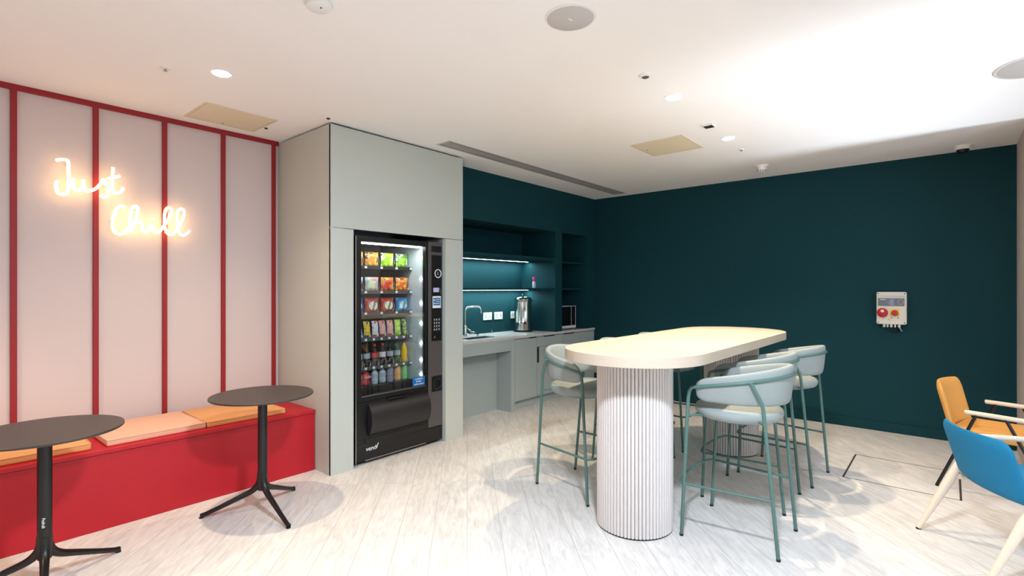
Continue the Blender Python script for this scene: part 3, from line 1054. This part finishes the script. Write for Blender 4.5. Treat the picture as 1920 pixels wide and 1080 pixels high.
for k, (x, bd, cp, lbm, lb) in enumerate(r6):
    tt = bottle(x, 0.5725, 0.140, 0.031, bd, cp, lbm, lb, 'bottles on the bottom shelf')
    if k == 1:
        text_part('Coke', 'lettering', (x, TY + 0.05 - 0.033, 0.5725 + 0.074), 0.030, M_paper, tt, FACE_NY, 0.0008)


def can(x, z, h, r, body, top, label):
    t = thing('drink_can', label, 'can', (x, TY + 0.05, z), group='cans on the bottom shelf')
    MB().lathe([(r * 0.8, 0), (r, h * 0.06), (r, h * 0.9), (r * 0.86, h * 0.97)], 0, 0, 22).build('body', body, t, world=False)
    MB().lathe([(r * 0.86, h * 0.97), (r * 0.88, h), (r * 0.80, h * 0.985)], 0, 0, 22).build('lid', top, t, world=False)


can(2.785, 0.5725, 0.130, 0.030, mat('grey_lilac_can', (142, 144, 172), 0.35, noise=0.25, scale=80), M_steelb, 'lilac grey can on the bottom shelf')
can(2.864, 0.5725, 0.130, 0.031, M_tea, M_steelb, 'peach orange can on the bottom shelf')
can(2.940, 0.5725, 0.130, 0.031, M_mint, M_steelb, 'mint green can at the right end of the bottom shelf')

# ------------------------------------------------------------------ kitchenette
WT = 0.860
wt = thing('worktop', 'long pale stone worktop running along the kitchen recess', 'worktop', (4.8, 3.95, 0.845))
SX0, SX1, SY0, SY1 = 3.86, 4.30, 3.90, 4.08
m = MB()
m.box(3.402, SX0, YK - 0.004, N1B, WT - 0.03, WT)
m.box(SX1, 5.265, YK - 0.004, N1B, WT - 0.03, WT)
m.box(SX0, SX1, YK - 0.004, SY0, WT - 0.03, WT)
m.box(SX0, SX1, SY1, N1B, WT - 0.03, WT)
m.box(5.265, XT - 0.002, YK - 0.004, YK + 0.004, WT - 0.03, WT)
m.box(5.265, XT - 0.002, YK + 0.004, N2B, WT - 0.03, WT)
m.build('slab', M_stone, wt)
sk = thing('sink', 'small recessed steel sink in the pale worktop', 'sink', ((SX0 + SX1) / 2, 3.99, 0.76))
m = MB()
m.box(SX0, SX0 + 0.006, SY0, SY1, 0.74, WT - 0.002)
m.box(SX1 - 0.006, SX1, SY0, SY1, 0.74, WT - 0.002)
m.box(SX0, SX1, SY0, SY0 + 0.006, 0.74, WT - 0.002)
m.box(SX0, SX1, SY1 - 0.006, SY1, 0.74, WT - 0.002)
m.box(SX0, SX1, SY0, SY1, 0.735, 0.742)
m.build('bowl', M_steelb, sk)
MB().lathe([(0.028, 0.742), (0.03, 0.745)], (SX0 + SX1) / 2, 3.99, 20).build('drain', M_dgrey, sk)

tp = thing('mixer_tap', 'chrome swan neck mixer tap behind the sink', 'tap', (4.06, 4.16, WT))
MB().lathe([(0.024, 0), (0.024, 0.006), (0.019, 0.01), (0.019, 0.12), (0.012, 0.13)], 4.06, 4.16, 24, WT).build('body', M_steel, tp)
pth = [(4.06, 4.16, WT + 0.12), (4.06, 4.16, WT + 0.28), (4.068, 4.152, WT + 0.318), (4.09, 4.135, WT + 0.335), (4.18, 4.085, WT + 0.338), (4.205, 4.07, WT + 0.325), (4.213, 4.065, WT + 0.30), (4.214, 4.064, WT + 0.262)]
MB().tube(smooth_path(pth, 4), 0.011, n=14).build('spout', M_steel, tp)
MB().tube([(4.075, 4.15, WT + 0.10), (4.12, 4.12, WT + 0.055), (4.15, 4.10, WT + 0.05)], 0.007, n=10).build('lever', M_steel, tp)
MB().tube([(4.06, 4.16, WT + 0.03), (4.145, 4.105, WT + 0.03)], 0.009, n=10).build('side_lever', M_steel, tp)
for i, (x, y, hgt, lb) in enumerate(((4.215, 4.12, 0.030, 'small chrome soap pump on the worktop behind the sink'),
                                     (4.62, 4.27, 0.045, 'small dark capped soap pump against the teal splashback'))):
    k = thing('soap_pump', lb, 'soap pump', (x, y, WT))
    MB().lathe([(0.014, 0), (0.014, 0.006), (0.006, 0.008), (0.006, hgt - 0.012)], x, y, 16, WT).build('stem', M_steel, k)
    MB().lathe([(0.010, hgt - 0.012), (0.016, hgt - 0.008), (0.016, hgt - 0.002), (0.010, hgt)], x, y, 16, WT).build('cap', M_dgrey, k)

# under-sink open unit
u = thing('sink_unit', 'pale grey open sink unit with deep apron and knee space', 'cabinet', (3.95, 3.9, 0))
MB().box(3.402, 4.41, YK, YK + 0.02, 0.700, WT - 0.031).build('apron', M_sage2, u, bevel=0.001)
MB().box(3.402, 4.41, YK + 0.02, 4.02, 0.700, 0.716).build('underside_panel', M_sage2, u)
MB().box(3.402, 4.41, 4.0, 4.018, 0.0, 0.699).build('back_panel', M_sage2, u)
MB().box(4.412, 4.475, YK, 4.018, 0.0, WT - 0.031).build('end_panel', M_sage2, u, bevel=0.001)

# base cabinets
def base_unit(x0, x1, label, kind):
    t = thing('base_cabinet', label, 'cabinet', ((x0 + x1) / 2, 4.05, 0))
    MB().box(x0 + 0.002, x1 - 0.002, YK + 0.022, 4.28, 0.10, WT - 0.032).build('carcass', M_sage2, t)
    MB().box(x0 + 0.001, x1 - 0.001, YK + 0.05, YK + 0.066, 0.0, 0.099).build('plinth', M_sage2, t)
    top = WT - 0.040
    if kind == 'door':
        d = MB().box(x0 + 0.002, x1 - 0.002, YK, YK + 0.02, 0.108, top).build('door', M_sage2, t, bevel=0.001)
        MB().box(x1 - 0.135, x1 - 0.012, YK - 0.003, YK + 0.012, top - 0.004, top + 0.012).build('finger_pull', M_dark, d)
    elif kind == 'drawer':
        d = MB().box(x0 + 0.002, x1 - 0.002, YK, YK + 0.02, 0.706, top).build('drawer', M_sage2, t, bevel=0.001)
        MB().box(x0 + 0.14, x0 + 0.36, YK - 0.003, YK + 0.012, top - 0.004, top + 0.012).build('finger_pull', M_dark, d)
        d = MB().box(x0 + 0.002, x1 - 0.002, YK, YK + 0.02, 0.108, 0.702).build('door', M_sage2, t, bevel=0.001)
        MB().box(x0 + 0.004, x0 + 0.040, YK - 0.003, YK + 0.004, 0.512, 0.700).build('vertical_handle', M_dgrey, d)
    else:
        for (a, b_) in ((x0, (x0 + x1) / 2), ((x0 + x1) / 2, x1)):
            d = MB().box(a + 0.002, b_ - 0.002, YK, YK + 0.02, 0.108, top).build('door', M_sage2, t, bevel=0.001)
            if a == x0:
                MB().box(a + 0.03, a + 0.27, YK - 0.003, YK + 0.012, top - 0.004, top + 0.012).build('finger_pull', M_dark, d)
    return t


base_unit(4.478, 4.885, 'pale grey base cabinet right beside the knee space', 'door')
base_unit(4.887, 5.42, 'pale grey base cabinet with a drawer and a dark vertical handle', 'drawer')
base_unit(5.422, 6.196, 'pale grey double base cabinet ending at the teal wall', 'double')

# shelves and led strips in the recess
s1 = tag(MB().box(3.402, 5.264, YK + 0.015, N1B - 0.001, 1.757, 1.790).build('wall_shelf', M_teal, bevel=0.001), 'teal upper board spanning the kitchen recess above the lit zone', 'shelf')
s2 = tag(MB().box(3.402, 5.264, YK + 0.015, N1B - 0.001, 1.390, 1.412).build('wall_shelf', M_teal, bevel=0.001), 'teal lower shelf of the kitchen recess with a small bottle on it', 'shelf')
for z, lb in ((1.740, 'narrow teal upper shelf in the dark recess above the microwave'), (1.392, 'narrow teal lower shelf in the dark recess above the microwave')):
    tag(MB().box(5.418, 5.999, YK + 0.06, N2B - 0.001, z, z + 0.02).build('wall_shelf', M_teal, bevel=0.001), lb, 'shelf')
for z, lb in ((1.757, 'upper glowing light strip under the recess board'), (1.390, 'lower glowing light strip under the recess shelf')):
    t = thing('led_strip', lb, 'light strip', (4.3, 4.20, z), group='light strips in the kitchen recess')
    MB().box(3.42, 5.235, 4.185, 4.215, z - 0.004, z - 0.0005).build('channel', M_steelb, t)
    MB().box(3.425, 5.23, 4.188, 4.212, z - 0.0065, z - 0.004).build('diffuser', M_led, t)
    area_light('led_strip_light', (4.33, 4.20, z - 0.012), 1.80, 9.0, (0.70, 0.96, 1.0), shape='RECTANGLE', size_y=0.02)

t = thing('spray_bottle', 'small clear bottle with magenta cap on the lower recess shelf', 'bottle', (5.05, 3.95, 1.412))
MB().lathe([(0.020, 0), (0.022, 0.005), (0.022, 0.07), (0.012, 0.09)], 5.05, 3.95, 20, 1.412).build('body', M_clr, t)
MB().lathe([(0.021, 0.088), (0.022, 0.092), (0.022, 0.13), (0.014, 0.142)], 5.05, 3.95, 20, 1.412).build('cap', M_mag, t)


def socket(x0, x1, lb):
    t = thing('power_socket', lb, 'socket', ((x0 + x1) / 2, N1B, 1.066), group='power sockets on the splashback')
    MB().box(x0, x1, N1B - 0.010, N1B, 1.020, 1.112).build('faceplate', M_white, t, bevel=0.003)
    for q in (0.25, 0.75):
        xc = x0 + (x1 - x0) * q
        m = MB()
        m.box(xc - 0.004, xc + 0.004, N1B - 0.0115, N1B - 0.0095, 1.066, 1.080)
        m.box(xc - 0.016, xc - 0.006, N1B - 0.0115, N1B - 0.0095, 1.048, 1.053)
        m.box(xc + 0.006, xc + 0.016, N1B - 0.0115, N1B - 0.0095, 1.048, 1.053)
        m.build('pin_holes', M_dgrey, t)
        MB().box(xc - 0.006, xc + 0.006, N1B - 0.014, N1B - 0.0095, 1.088, 1.102).build('switch', M_paper, t, bevel=0.001)


socket(4.515, 4.665, 'white double power socket nearest the tap')
socket(4.715, 4.865, 'white double power socket in the middle of the splashback')
socket(5.03, 5.105, 'white power socket half hidden beside the steel urn')

ur = thing('water_urn', 'tall stainless steel hot water urn on the worktop', 'urn', (5.05, 4.13, WT))
ux, uy = 5.05, 4.13
MB().lathe([(0.118, 0), (0.124, 0.004), (0.124, 0.016), (0.112, 0.02)], ux, uy, 40, WT).build('base', M_dark, ur)
MB().lathe([(0.112, 0.02), (0.116, 0.025), (0.116, 0.115), (0.112, 0.12), (0.110, 0.125), (0.110, 0.405), (0.113, 0.412)], ux, uy, 48, WT).build('body', M_steel, ur)
MB().lathe([(0.114, 0.412), (0.116, 0.418), (0.10, 0.432), (0.03, 0.442)], ux, uy, 40, WT).build('lid', M_steel, ur)
MB().lathe([(0.006, 0.442), (0.006, 0.455), (0.016, 0.46), (0.016, 0.47), (0.008, 0.476)], ux, uy, 18, WT).build('lid_knob', M_dark, ur)
MB().tube([(ux - 0.085, uy - 0.06, WT + 0.39), (ux - 0.13, uy - 0.09, WT + 0.395), (ux - 0.135, uy - 0.06, WT + 0.395), (ux - 0.11, uy - 0.01, WT + 0.39)], 0.008, n=10).build('handle', M_dark, ur)
MB().tube([(ux + 0.09, uy + 0.02, WT + 0.39), (ux + 0.13, uy - 0.01, WT + 0.395), (ux + 0.12, uy - 0.06, WT + 0.395), (ux + 0.085, uy - 0.06, WT + 0.39)], 0.008, n=10).build('handle', M_dark, ur)
a = radians(-118)
MB().tube([(ux + 0.119 * cos(a), uy + 0.119 * sin(a), WT + 0.16), (ux + 0.119 * cos(a), uy + 0.119 * sin(a), WT + 0.385)], 0.0075, n=12).build('level_gauge', M_paper, ur)
a = radians(-128)
MB().tube([(ux + 0.112 * cos(a), uy + 0.112 * sin(a), WT + 0.13), (ux + 0.15 * cos(a), uy + 0.15 * sin(a), WT + 0.13), (ux + 0.155 * cos(a), uy + 0.155 * sin(a), WT + 0.10)], 0.009, n=12).build('spigot', M_dark, ur)

M_trim = mat('pale_silver_trim', (206, 206, 210), 0.35, noise=0.02)
mw = thing('microwave_oven', 'silver trimmed black microwave in the narrow recess on the worktop', 'microwave', (5.68, 4.08, WT))
MB().box(5.45, 5.905, 3.92, 4.26, WT + 0.012, 1.172).build('body', M_steelb, mw, bevel=0.004)
md = MB().box(5.45, 5.80, 3.900, 3.919, WT + 0.050, 1.166).build('door', M_dark, mw, bevel=0.002)
MB().box(5.445, 5.907, 3.896, 3.899, 1.166, 1.174).build('top_trim', M_trim, mw)
MB().box(5.445, 5.907, 3.894, 3.919, WT + 0.014, WT + 0.048).build('lower_trim', M_white, mw, bevel=0.001)
MB().box(5.803, 5.900, 3.900, 3.919, WT + 0.050, 1.166).build('control_panel', M_dark, mw, bevel=0.002)
for x in (5.798, 5.9025):
    MB().box(x, x + 0.004, 3.895, 3.899, WT + 0.05, 1.170).build('upright_trim', M_trim, mw)
for k in range(4):
    MB().box(5.825, 5.878, 3.8955, 3.899, 0.975 + k * 0.034, 0.990 + k * 0.034).build('button', M_dgrey, mw)
for (x, y) in ((5.48, 3.95), (5.875, 3.95), (5.48, 4.23), (5.875, 4.23)):
    MB().lathe([(0.012, 0), (0.012, 0.013)], x, y, 12, WT).build('foot', M_dark, mw)

# ------------------------------------------------------------------ isolator box on the teal wall
bx0, bx1 = XT - 0.085, XT
bb = thing('power_isolator_box', 'pale electrical power box with red socket and rotary switch on the teal wall', 'power box', (XT - 0.04, 0.425, 1.06))
BY0, BY1, BZ0, BZ1 = 0.308, 0.542, 1.060, 1.372
MB().slab(rrect(BY0, BY1, BZ0, BZ1, 0.014), bx0 + 0.006, bx1, 'x').build('housing', M_offw, bb, bevel=0.003)
MB().box(bx0 + 0.001, bx0 + 0.007, BY0 + 0.006, BY1 - 0.006, BZ1 - 0.042, BZ1 - 0.038).build('cover_seam', M_grey, bb)
lp = MB().box(bx0 - 0.001, bx0 + 0.007, BY0 + 0.016, BY1 - 0.012, 1.238, 1.312).build('label_panel', M_lab, bb)
for k, (a_, b_) in enumerate(((0.405, 0.432), (0.405, 0.445), (0.405, 0.438), (0.405, 0.442), (0.405, 0.430))):
    MB().box(bx0 - 0.002, bx0 - 0.001, a_, b_, 1.245 + 0.0125 * k, 1.250 + 0.0125 * k).build('text_line', mat('pale_blue_print', (176, 190, 224), 0.5, noise=0.02), lp)
MB().box(bx0 - 0.002, bx0 - 0.001, 0.470, 0.516, 1.296, 1.301).build('text_line', M_paper, lp)
pth = [(bx0 - 0.001, 0.352 + 0.022 * cos(a), 1.276 + 0.024 * sin(a)) for a in [2 * pi * k / 20 for k in range(20)]]
MB().tube(pth, 0.0015, n=6, closed=True).build('round_mark', M_grey, lp)


def xdisc(mb, y, z, prof, n=32):
    """lathe about the x axis; prof of (r, x)"""
    vs = []
    for (r, x) in prof:
        for k in range(n):
            a = 2 * pi * k / n
            vs.append((x, y + r * cos(a), z + r * sin(a)))
    fs = []
    for j in range(len(prof) - 1):
        for k in range(n):
            fs.append((j * n + k, j * n + (k + 1) % n, (j + 1) * n + (k + 1) % n, (j + 1) * n + k))
    fs.append(tuple(range(n)))
    fs.append(tuple(range((len(prof) - 1) * n, len(prof) * n)))
    return mb.add(vs, fs)


so = xdisc(MB(), 0.493, 1.172, [(0.042, bx0 + 0.006), (0.044, bx0 - 0.018), (0.040, bx0 - 0.024), (0.030, bx0 - 0.028), (0.010, bx0 - 0.030)]).build('socket_cover', M_redp, bb)
xdisc(MB(), 0.493, 1.188, [(0.014, bx0 - 0.0275), (0.014, bx0 - 0.0315)]).build('cover_mark', M_offw, so)
yp = MB().box(bx0 + 0.001, bx0 + 0.008, 0.362, 0.436, 1.142, 1.206).build('switch_plate', M_yel, bb, bevel=0.001)
sw = xdisc(MB(), 0.399, 1.170, [(0.028, bx0 + 0.002), (0.028, bx0 - 0.010), (0.024, bx0 - 0.014)]).build('rotary_switch', mat('orange_red_plastic', (200, 60, 40), 0.35, noise=0.03), bb)
MB().box(bx0 - 0.026, bx0 - 0.012, 0.393, 0.405, 1.144, 1.196).build('switch_grip', M_redp, sw, bevel=0.002)
MB().slab([(0.458, 1.098), (0.430, 1.098), (0.444, 1.122)], bx0 + 0.002, bx0 + 0.007, 'x').build('warning_triangle', M_yel, bb)
for (y, z) in ((BY0 + 0.014, BZ1 - 0.016), (BY1 - 0.014, BZ1 - 0.016), (BY0 + 0.014, BZ0 + 0.016), (BY1 - 0.014, BZ0 + 0.016), (0.372, 1.124), (0.424, 1.124)):
    xdisc(MB(), y, z, [(0.005, bx0 + 0.007), (0.005, bx0 + 0.003)], 12).build('screw', M_dgrey, bb)
for i, y in enumerate((0.484, 0.457, 0.428, 0.398, 0.366)):
    r = 0.011 if i % 2 == 0 else 0.008
    MB().lathe([(r * 0.8, -0.030), (r, -0.024), (r, 0.0)], XT - 0.045, y, 14, BZ0).build('cable_gland', M_paper, bb)
for (ya, yb) in ((0.457, 0.372), (0.428, 0.368), (0.398, 0.364)):
    pth = smooth_path([(XT - 0.045, ya, BZ0 - 0.026), (XT - 0.045, ya - 0.004, BZ0 - 0.045), (XT - 0.035, (ya + yb) / 2, BZ0 - 0.062), (XT - 0.02, yb, BZ0 - 0.060), (XT - 0.001, yb - 0.004, BZ0 - 0.05)], 4)
    MB().tube(pth, 0.006, n=10).build('cable', M_dark, bb)
MB().tube([(XT - 0.045, 0.366, BZ0 - 0.026), (XT - 0.035, 0.356, BZ0 - 0.05), (XT - 0.008, 0.348, BZ0 - 0.066)], 0.005, n=10).build('earth_cable', M_grey, bb)

# ------------------------------------------------------------------ floor hatch
fh = thing('floor_hatch', 'rectangular floor access hatch with thin dark metal edge before the teal wall', 'floor hatch', (4.85, 0.27, 0))
hx0, hx1, hy0, hy1 = 4.503, 5.187, -0.065, 0.608
M_edge = mat('dark_brass_edge', (96, 88, 80), 0.4, 0.5, noise=0.05)
for (a_, b_, c_, d_) in ((hx0, hx1, hy0, hy0 + 0.012), (hx0, hx1, hy1 - 0.012, hy1), (hx0, hx0 + 0.006, hy0, hy1), (hx1 - 0.006, hx1, hy0, hy1)):
    MB().box(a_, b_, c_, d_, 0.0, 0.0016).build('edge_trim', M_edge, fh)

# ------------------------------------------------------------------ the long fluted table
TCY = 1.435
lt = thing('long_table', 'long high whitewashed oak table with rounded ends on two fluted drums', 'table', (3.71, TCY, 0))
m = MB()
out = []
for (cx, a0) in ((4.60, -90), (2.82, 90)):
    for k in range(33):
        a = radians(a0 + 180 * k / 32)
        out.append((cx + 0.42 * cos(a), TCY + 0.42 * sin(a)))
m.prism(out, 0.985, 1.046)
m.build('tabletop', M_oakw, lt, bevel=0.002)


def fluted_drum(cx, cy):
    n = 66
    pts = []
    for k in range(n):
        for j, rr in enumerate((0.2080, 0.2185, 0.2215, 0.2215, 0.2185)):
            a = 2 * pi * (k + (0.04, 0.16, 0.36, 0.68, 0.88)[j]) / n
            pts.append((cx + rr * cos(a), cy + rr * sin(a)))
    d = MB().prism(pts, 0.010, 0.985).build('fluted_drum', M_flute, lt, smooth=25)
    MB().lathe([(0.214, 0.0), (0.214, 0.010)], cx, cy, 48).build('base_ring', M_dark, d)


fluted_drum(2.80, 1.43)
fluted_drum(4.64, 1.45)

# ------------------------------------------------------------------ bar stools
def make_stool(label):
    t = thing('bar_stool', label, 'bar stool', (0, 0, 0), 0, 'sage green bar stools round the long table')

    def ringp(th, rx=0.262, ry=0.262, yo=0.0):
        """th 0..1 from left arm front round the back to the right arm front"""
        L1 = 0.17
        # straight arm, then half ellipse
        s = th * (2 * L1 + pi * 0.25)
        if s < L1:
            return (-rx, 0.175 - s, s)
        if s > L1 + pi * 0.25:
            d = s - L1 - pi * 0.25
            return (rx, 0.175 - L1 + d, s)
        a = (s - L1) / 0.25
        return (-rx * cos(a), 0.175 - L1 - ry * sin(a) * 1.06, s)

    def zring(y):
        # rises towards the back
        q = min(1, max(0, (0.175 - y) / 0.45))
        return 0.852 + 0.086 * q

    N = 44
    path = []
    for i in range(N + 1):
        x, y, s = ringp(i / N)
        path.append((x, y, zring(y)))
    # continue the ring down into the two front legs
    fl = [(-0.262, 0.196, 0.832), (-0.259, 0.203, 0.80)]
    left = [(-0.259, 0.245, 0.0), (-0.2605, 0.225, 0.40)] + list(reversed(fl))
    # front legs
    for sx in (-1, 1):
        p = [(sx * 0.257, 0.247, 0.008), (sx * 0.260, 0.226, 0.42), (sx * 0.262, 0.206, 0.79), (sx * 0.2625, 0.200, 0.828), (sx * 0.262, 0.188, 0.848), (sx * 0.262, 0.172, 0.8535)]
        leg = MB().tube(smooth_path(p[2:], 3, False) if False else p, 0.0098, n=12).build('leg', M_sg, t, world=False, smooth=60)
        MB().lathe([(0.0105, 0), (0.0112, 0.002), (0.0112, 0.012)], sx * 0.2565, 0.2475, 14).build('foot_cap', M_dark, leg, world=False)
        # back leg, kinked under the ring
        q = [(sx * 0.214, -0.243, 0.008), (sx * 0.222, -0.205, 0.44), (sx * 0.229, -0.176, 0.765), (sx * 0.232, -0.170, 0.80), (sx * 0.244, -0.145, 0.855), (sx * 0.252, -0.120, zring(-0.12))]
        leg = MB().tube(q, 0.0098, n=12).build('leg', M_sg, t, world=False, smooth=60)
        MB().lathe([(0.0105, 0), (0.0112, 0.002), (0.0112, 0.012)], sx * 0.2138, -0.2436, 14).build('foot_cap', M_dark, leg, world=False)
    MB().tube(path, 0.0098, n=12).build('back_rail', M_sg, t, world=False, smooth=60)
    # footrest: two side bars and a bowed front bar
    fz = 0.30
    fr = [(-0.219, -0.217, fz), (-0.2595, 0.228, fz)]
    m = MB()
    m.tube([(-0.2195, -0.217, fz), (-0.2595, 0.230, fz)], 0.0075, n=10)
    m.tube([(0.2195, -0.217, fz), (0.2595, 0.230, fz)], 0.0075, n=10)
    bow = []
    for k in range(17):
        a = pi * k / 16
        bow.append((-0.2595 * cos(a), 0.230 + 0.058 * sin(a) ** 0.8, fz))
    m.tube(bow, 0.0075, n=10)
    m.build('footrest', M_sg, t, world=False, smooth=60)
    # seat frame under the pad
    m = MB()
    pr = [(0.15 * cos(2 * pi * k / 32), 0.012 + 0.14 * sin(2 * pi * k / 32), 0.660) for k in range(32)]
    m.tube(pr, 0.008, n=10, closed=True)
    for sx in (-1, 1):
        m.tube([(sx * 0.2615, 0.2135, 0.690), (sx * 0.21, 0.165, 0.690), (sx * 0.10, 0.10, 0.660)], 0.007, n=8)
        m.tube([(sx * 0.2265, -0.183, 0.690), (sx * 0.17, -0.14, 0.690), (sx * 0.08, -0.08, 0.660)], 0.007, n=8)
    m.build('seat_frame', M_sg, t, world=False, smooth=60)
    # seat pad
    prof = [(0.02, 0.668), (0.200, 0.668), (0.226, 0.676), (0.240, 0.694), (0.242, 0.710), (0.234, 0.728), (0.205, 0.738), (0.10, 0.742), (0.005, 0.743)]
    MB().lathe(prof, 0, 0.012, 48, sy=0.97).build('seat', M_uph, t, world=False, smooth=70)
    # backrest: thick upholstered band swept round inside the rail
    n = 40
    cs = 14
    vs, fs = [], []
    for i in range(n + 1):
        th = i / n
        x, y, s = ringp(th, 0.236, 0.236)
        x2, y2, _ = ringp(min(1, th + 0.01), 0.236, 0.236)
        x1, y1, _ = ringp(max(0, th - 0.01), 0.236, 0.236)
        d = Vector((x2 - x1, y2 - y1, 0)).normalized()
        nrm = Vector((d.y, -d.x, 0))
        e = min(i, n - i) / n
        endf = min(1, (e / 0.045)) ** 0.5 if e < 0.045 else 1.0
        top = zring(y) + 0.044 + 0.014 * (1 - abs(2 * th - 1))
        bot = 0.772
        mid, hh = (top + bot) / 2, (top - bot) / 2 * (0.62 + 0.38 * endf)
        tk = 0.0225 * (0.35 + 0.65 * endf)
        tilt = 0.0
        for k in range(cs):
            a = 2 * pi * k / cs
            ca, sa = cos(a), sin(a)
            # rounded rectangle section
            px = tk * (abs(ca) ** 0.5) * (1 if ca >= 0 else -1)
            pz = hh * (abs(sa) ** 0.55) * (1 if sa >= 0 else -1)
            # lean: the top sits farther out than the bottom
            lean = 0.010 * pz / hh
            px += lean
            outd = -nrm if (nrm.x * x + nrm.y * (y - 0.0)) < 0 else nrm
            vs.append((x + outd.x * px, y + outd.y * px, mid + pz))
    for i in range(n):
        for k in range(cs):
            fs.append((i * cs + k, i * cs + (k + 1) % cs, (i + 1) * cs + (k + 1) % cs, (i + 1) * cs + k))
    fs.append(tuple(range(cs)))
    fs.append(tuple(range(n * cs, (n + 1) * cs)))
    MB().add(vs, fs).build('backrest', M_uph, t, world=False, smooth=70, subsurf=1)
    return t


stool = make_stool('sage green bar stool nearest the viewer on the right side of the long table')
stool.location = (3.10, 0.915, 0)
stool.rotation_euler = (0, 0, radians(1))
dup(stool, (3.715, 1.02, 0), 0, 'sage green bar stool in the middle of the right side, behind the nearest one')
dup(stool, (4.340, 0.962, 0), radians(-4), 'sage green bar stool on the right side of the long table, farthest from the viewer')
dup(stool, (3.105, 1.99, 0), radians(180 - 6), 'sage green bar stool standing alone at the left of the near drum, before the kitchen')
dup(stool, (3.845, 1.985, 0), radians(180), 'sage green bar stool mostly hidden behind the table, left of the two back tops showing')
dup(stool, (4.55, 1.985, 0), radians(180), 'sage green bar stool mostly hidden behind the table, right of the two back tops showing')

# ------------------------------------------------------------------ armchairs at the right edge
def armchair(loc, rotz, fabric, legm, thick, label, hw=0.27, top=0.73, bot=0.37, wood=False, curve=0.05):
    """faces local +y, back at y 0"""
    t = thing('armchair', label, 'armchair', loc, rotz)
    n, m_ = 14, 8
    vs, fs = [], []
    rows = []
    for side in (0, 1):
        for j in range(m_ + 1):
            for i in range(n + 1):
                u, q = -1 + 2 * i / n, j / m_
                # outline: rounded upper corners
                zz = bot + (top - bot) * q
                wq = hw * (0.95 + 0.05 * q)
                cr = 0.05
                if (top - zz) < cr:
                    wq -= cr - math.sqrt(max(0, cr * cr - (cr - (top - zz)) ** 2)) if q < 1 else cr * 0.8
                x = u * wq
                y = -0.02 - 0.09 * q + curve * u * u + 0.03
                th = 0.032 * (1 if (0 < i < n and 0 < j < m_) else 0.45)
                y += th if side else -th * 0.35
                vs.append((x, y, zz))
    W = (n + 1) * (m_ + 1)
    for s_ in (0, 1):
        for j in range(m_):
            for i in range(n):
                a = s_ * W + j * (n + 1) + i
                q = (a, a + 1, a + n + 2, a + n + 1)
                fs.append(q)
    ring = [i for i in range(n + 1)] + [(j + 1) * (n + 1) + n for j in range(m_)] + [m_ * (n + 1) + i for i in range(n - 1, -1, -1)] + [j * (n + 1) for j in range(m_ - 1, 0, -1)]
    L = len(ring)
    for k in range(L):
        a, b_ = ring[k], ring[(k + 1) % L]
        fs.append((a, b_, b_ + W, a + W))
    MB().add(vs, fs).build('backrest', fabric, t, world=False, smooth=70, subsurf=1)
    MB().prism(rrect(-hw * 0.92, hw * 0.92, 0.035, 0.50, 0.05), bot - 0.0, bot + 0.065).build('seat', fabric, t, world=False, bevel=0.02, seg=4)
    az = 0.555
    for sx in (-1, 1):
        xa = sx * (hw + 0.028)
        m = MB()
        pth = [(xa, 0.125, az), (xa, 0.15, az + 0.002), (xa, 0.30, az), (xa, 0.46, az - 0.004), (xa, 0.50, az - 0.006)]
        m.tube(smooth_path(pth, 3), 0.015, n=12, radii=[0.009] + [0.0155] * 11 + [0.010])
        m.build('armrest', M_ash, t, world=False, smooth=60)
        if wood:
            rb, rm = 0.013, 0.024
            m = MB().tube([(xa * 0.98, -0.13, 0.006), (xa * 0.95, 0.02, 0.30), (xa, 0.15, az - 0.01)], 0.02, n=14, radii=[rb, rm, 0.014])
            m.build('leg', legm, t, world=False, smooth=60)
            m = MB().tube([(xa * 0.98, 0.52, 0.006), (xa * 0.95, 0.45, 0.30), (xa, 0.40, az - 0.01)], 0.02, n=14, radii=[rb, rm, 0.014])
            m.build('leg', legm, t, world=False, smooth=60)
            MB().tube([(xa * 0.95, 0.03, 0.325), (xa * 0.95, 0.44, 0.335)], 0.017, n=12).build('side_rail', legm, t, world=False)
            MB().lathe([(rb, 0), (rb + 0.001, 0.006)], xa * 0.98, -0.13, 14).build('foot_cap', M_dark, t, world=False)
        else:
            MB().tube([(xa * 0.96, -0.03, 0.004), (xa, 0.185, az - 0.008)], 0.0105, n=12).build('leg', legm, t, world=False)
            MB().tube([(xa, 0.58, 0.004), (xa, 0.33, az - 0.008)], 0.0105, n=12).build('leg', legm, t, world=False)
            MB().tube([(xa, 0.115, 0.36), (sx * hw * 0.8, 0.13, 0.36)], 0.009, n=8).build('bracket', legm, t, world=False)
    m = MB()
    for yy in (0.12, 0.42):
        m.box(-hw * 0.95 - 0.01, hw * 0.95 + 0.01, yy - 0.012, yy + 0.012, bot - 0.03, bot - 0.002)
    m.build('under_frame', legm, t, world=False)
    return t


armchair((4.985, -0.02, 0), radians(-103 - 90), M_mus, M_black, 0.04,
         'mustard fabric armchair with pale wood arms and black legs by the teal wall', hw=0.245, top=0.735)
armchair((3.62, -0.115, 0), radians(-62 - 90), M_blue, M_ash, 0.04,
         'bright blue fabric armchair with pale wooden legs, back to the viewer', hw=0.27, top=0.672, bot=0.365, wood=True)
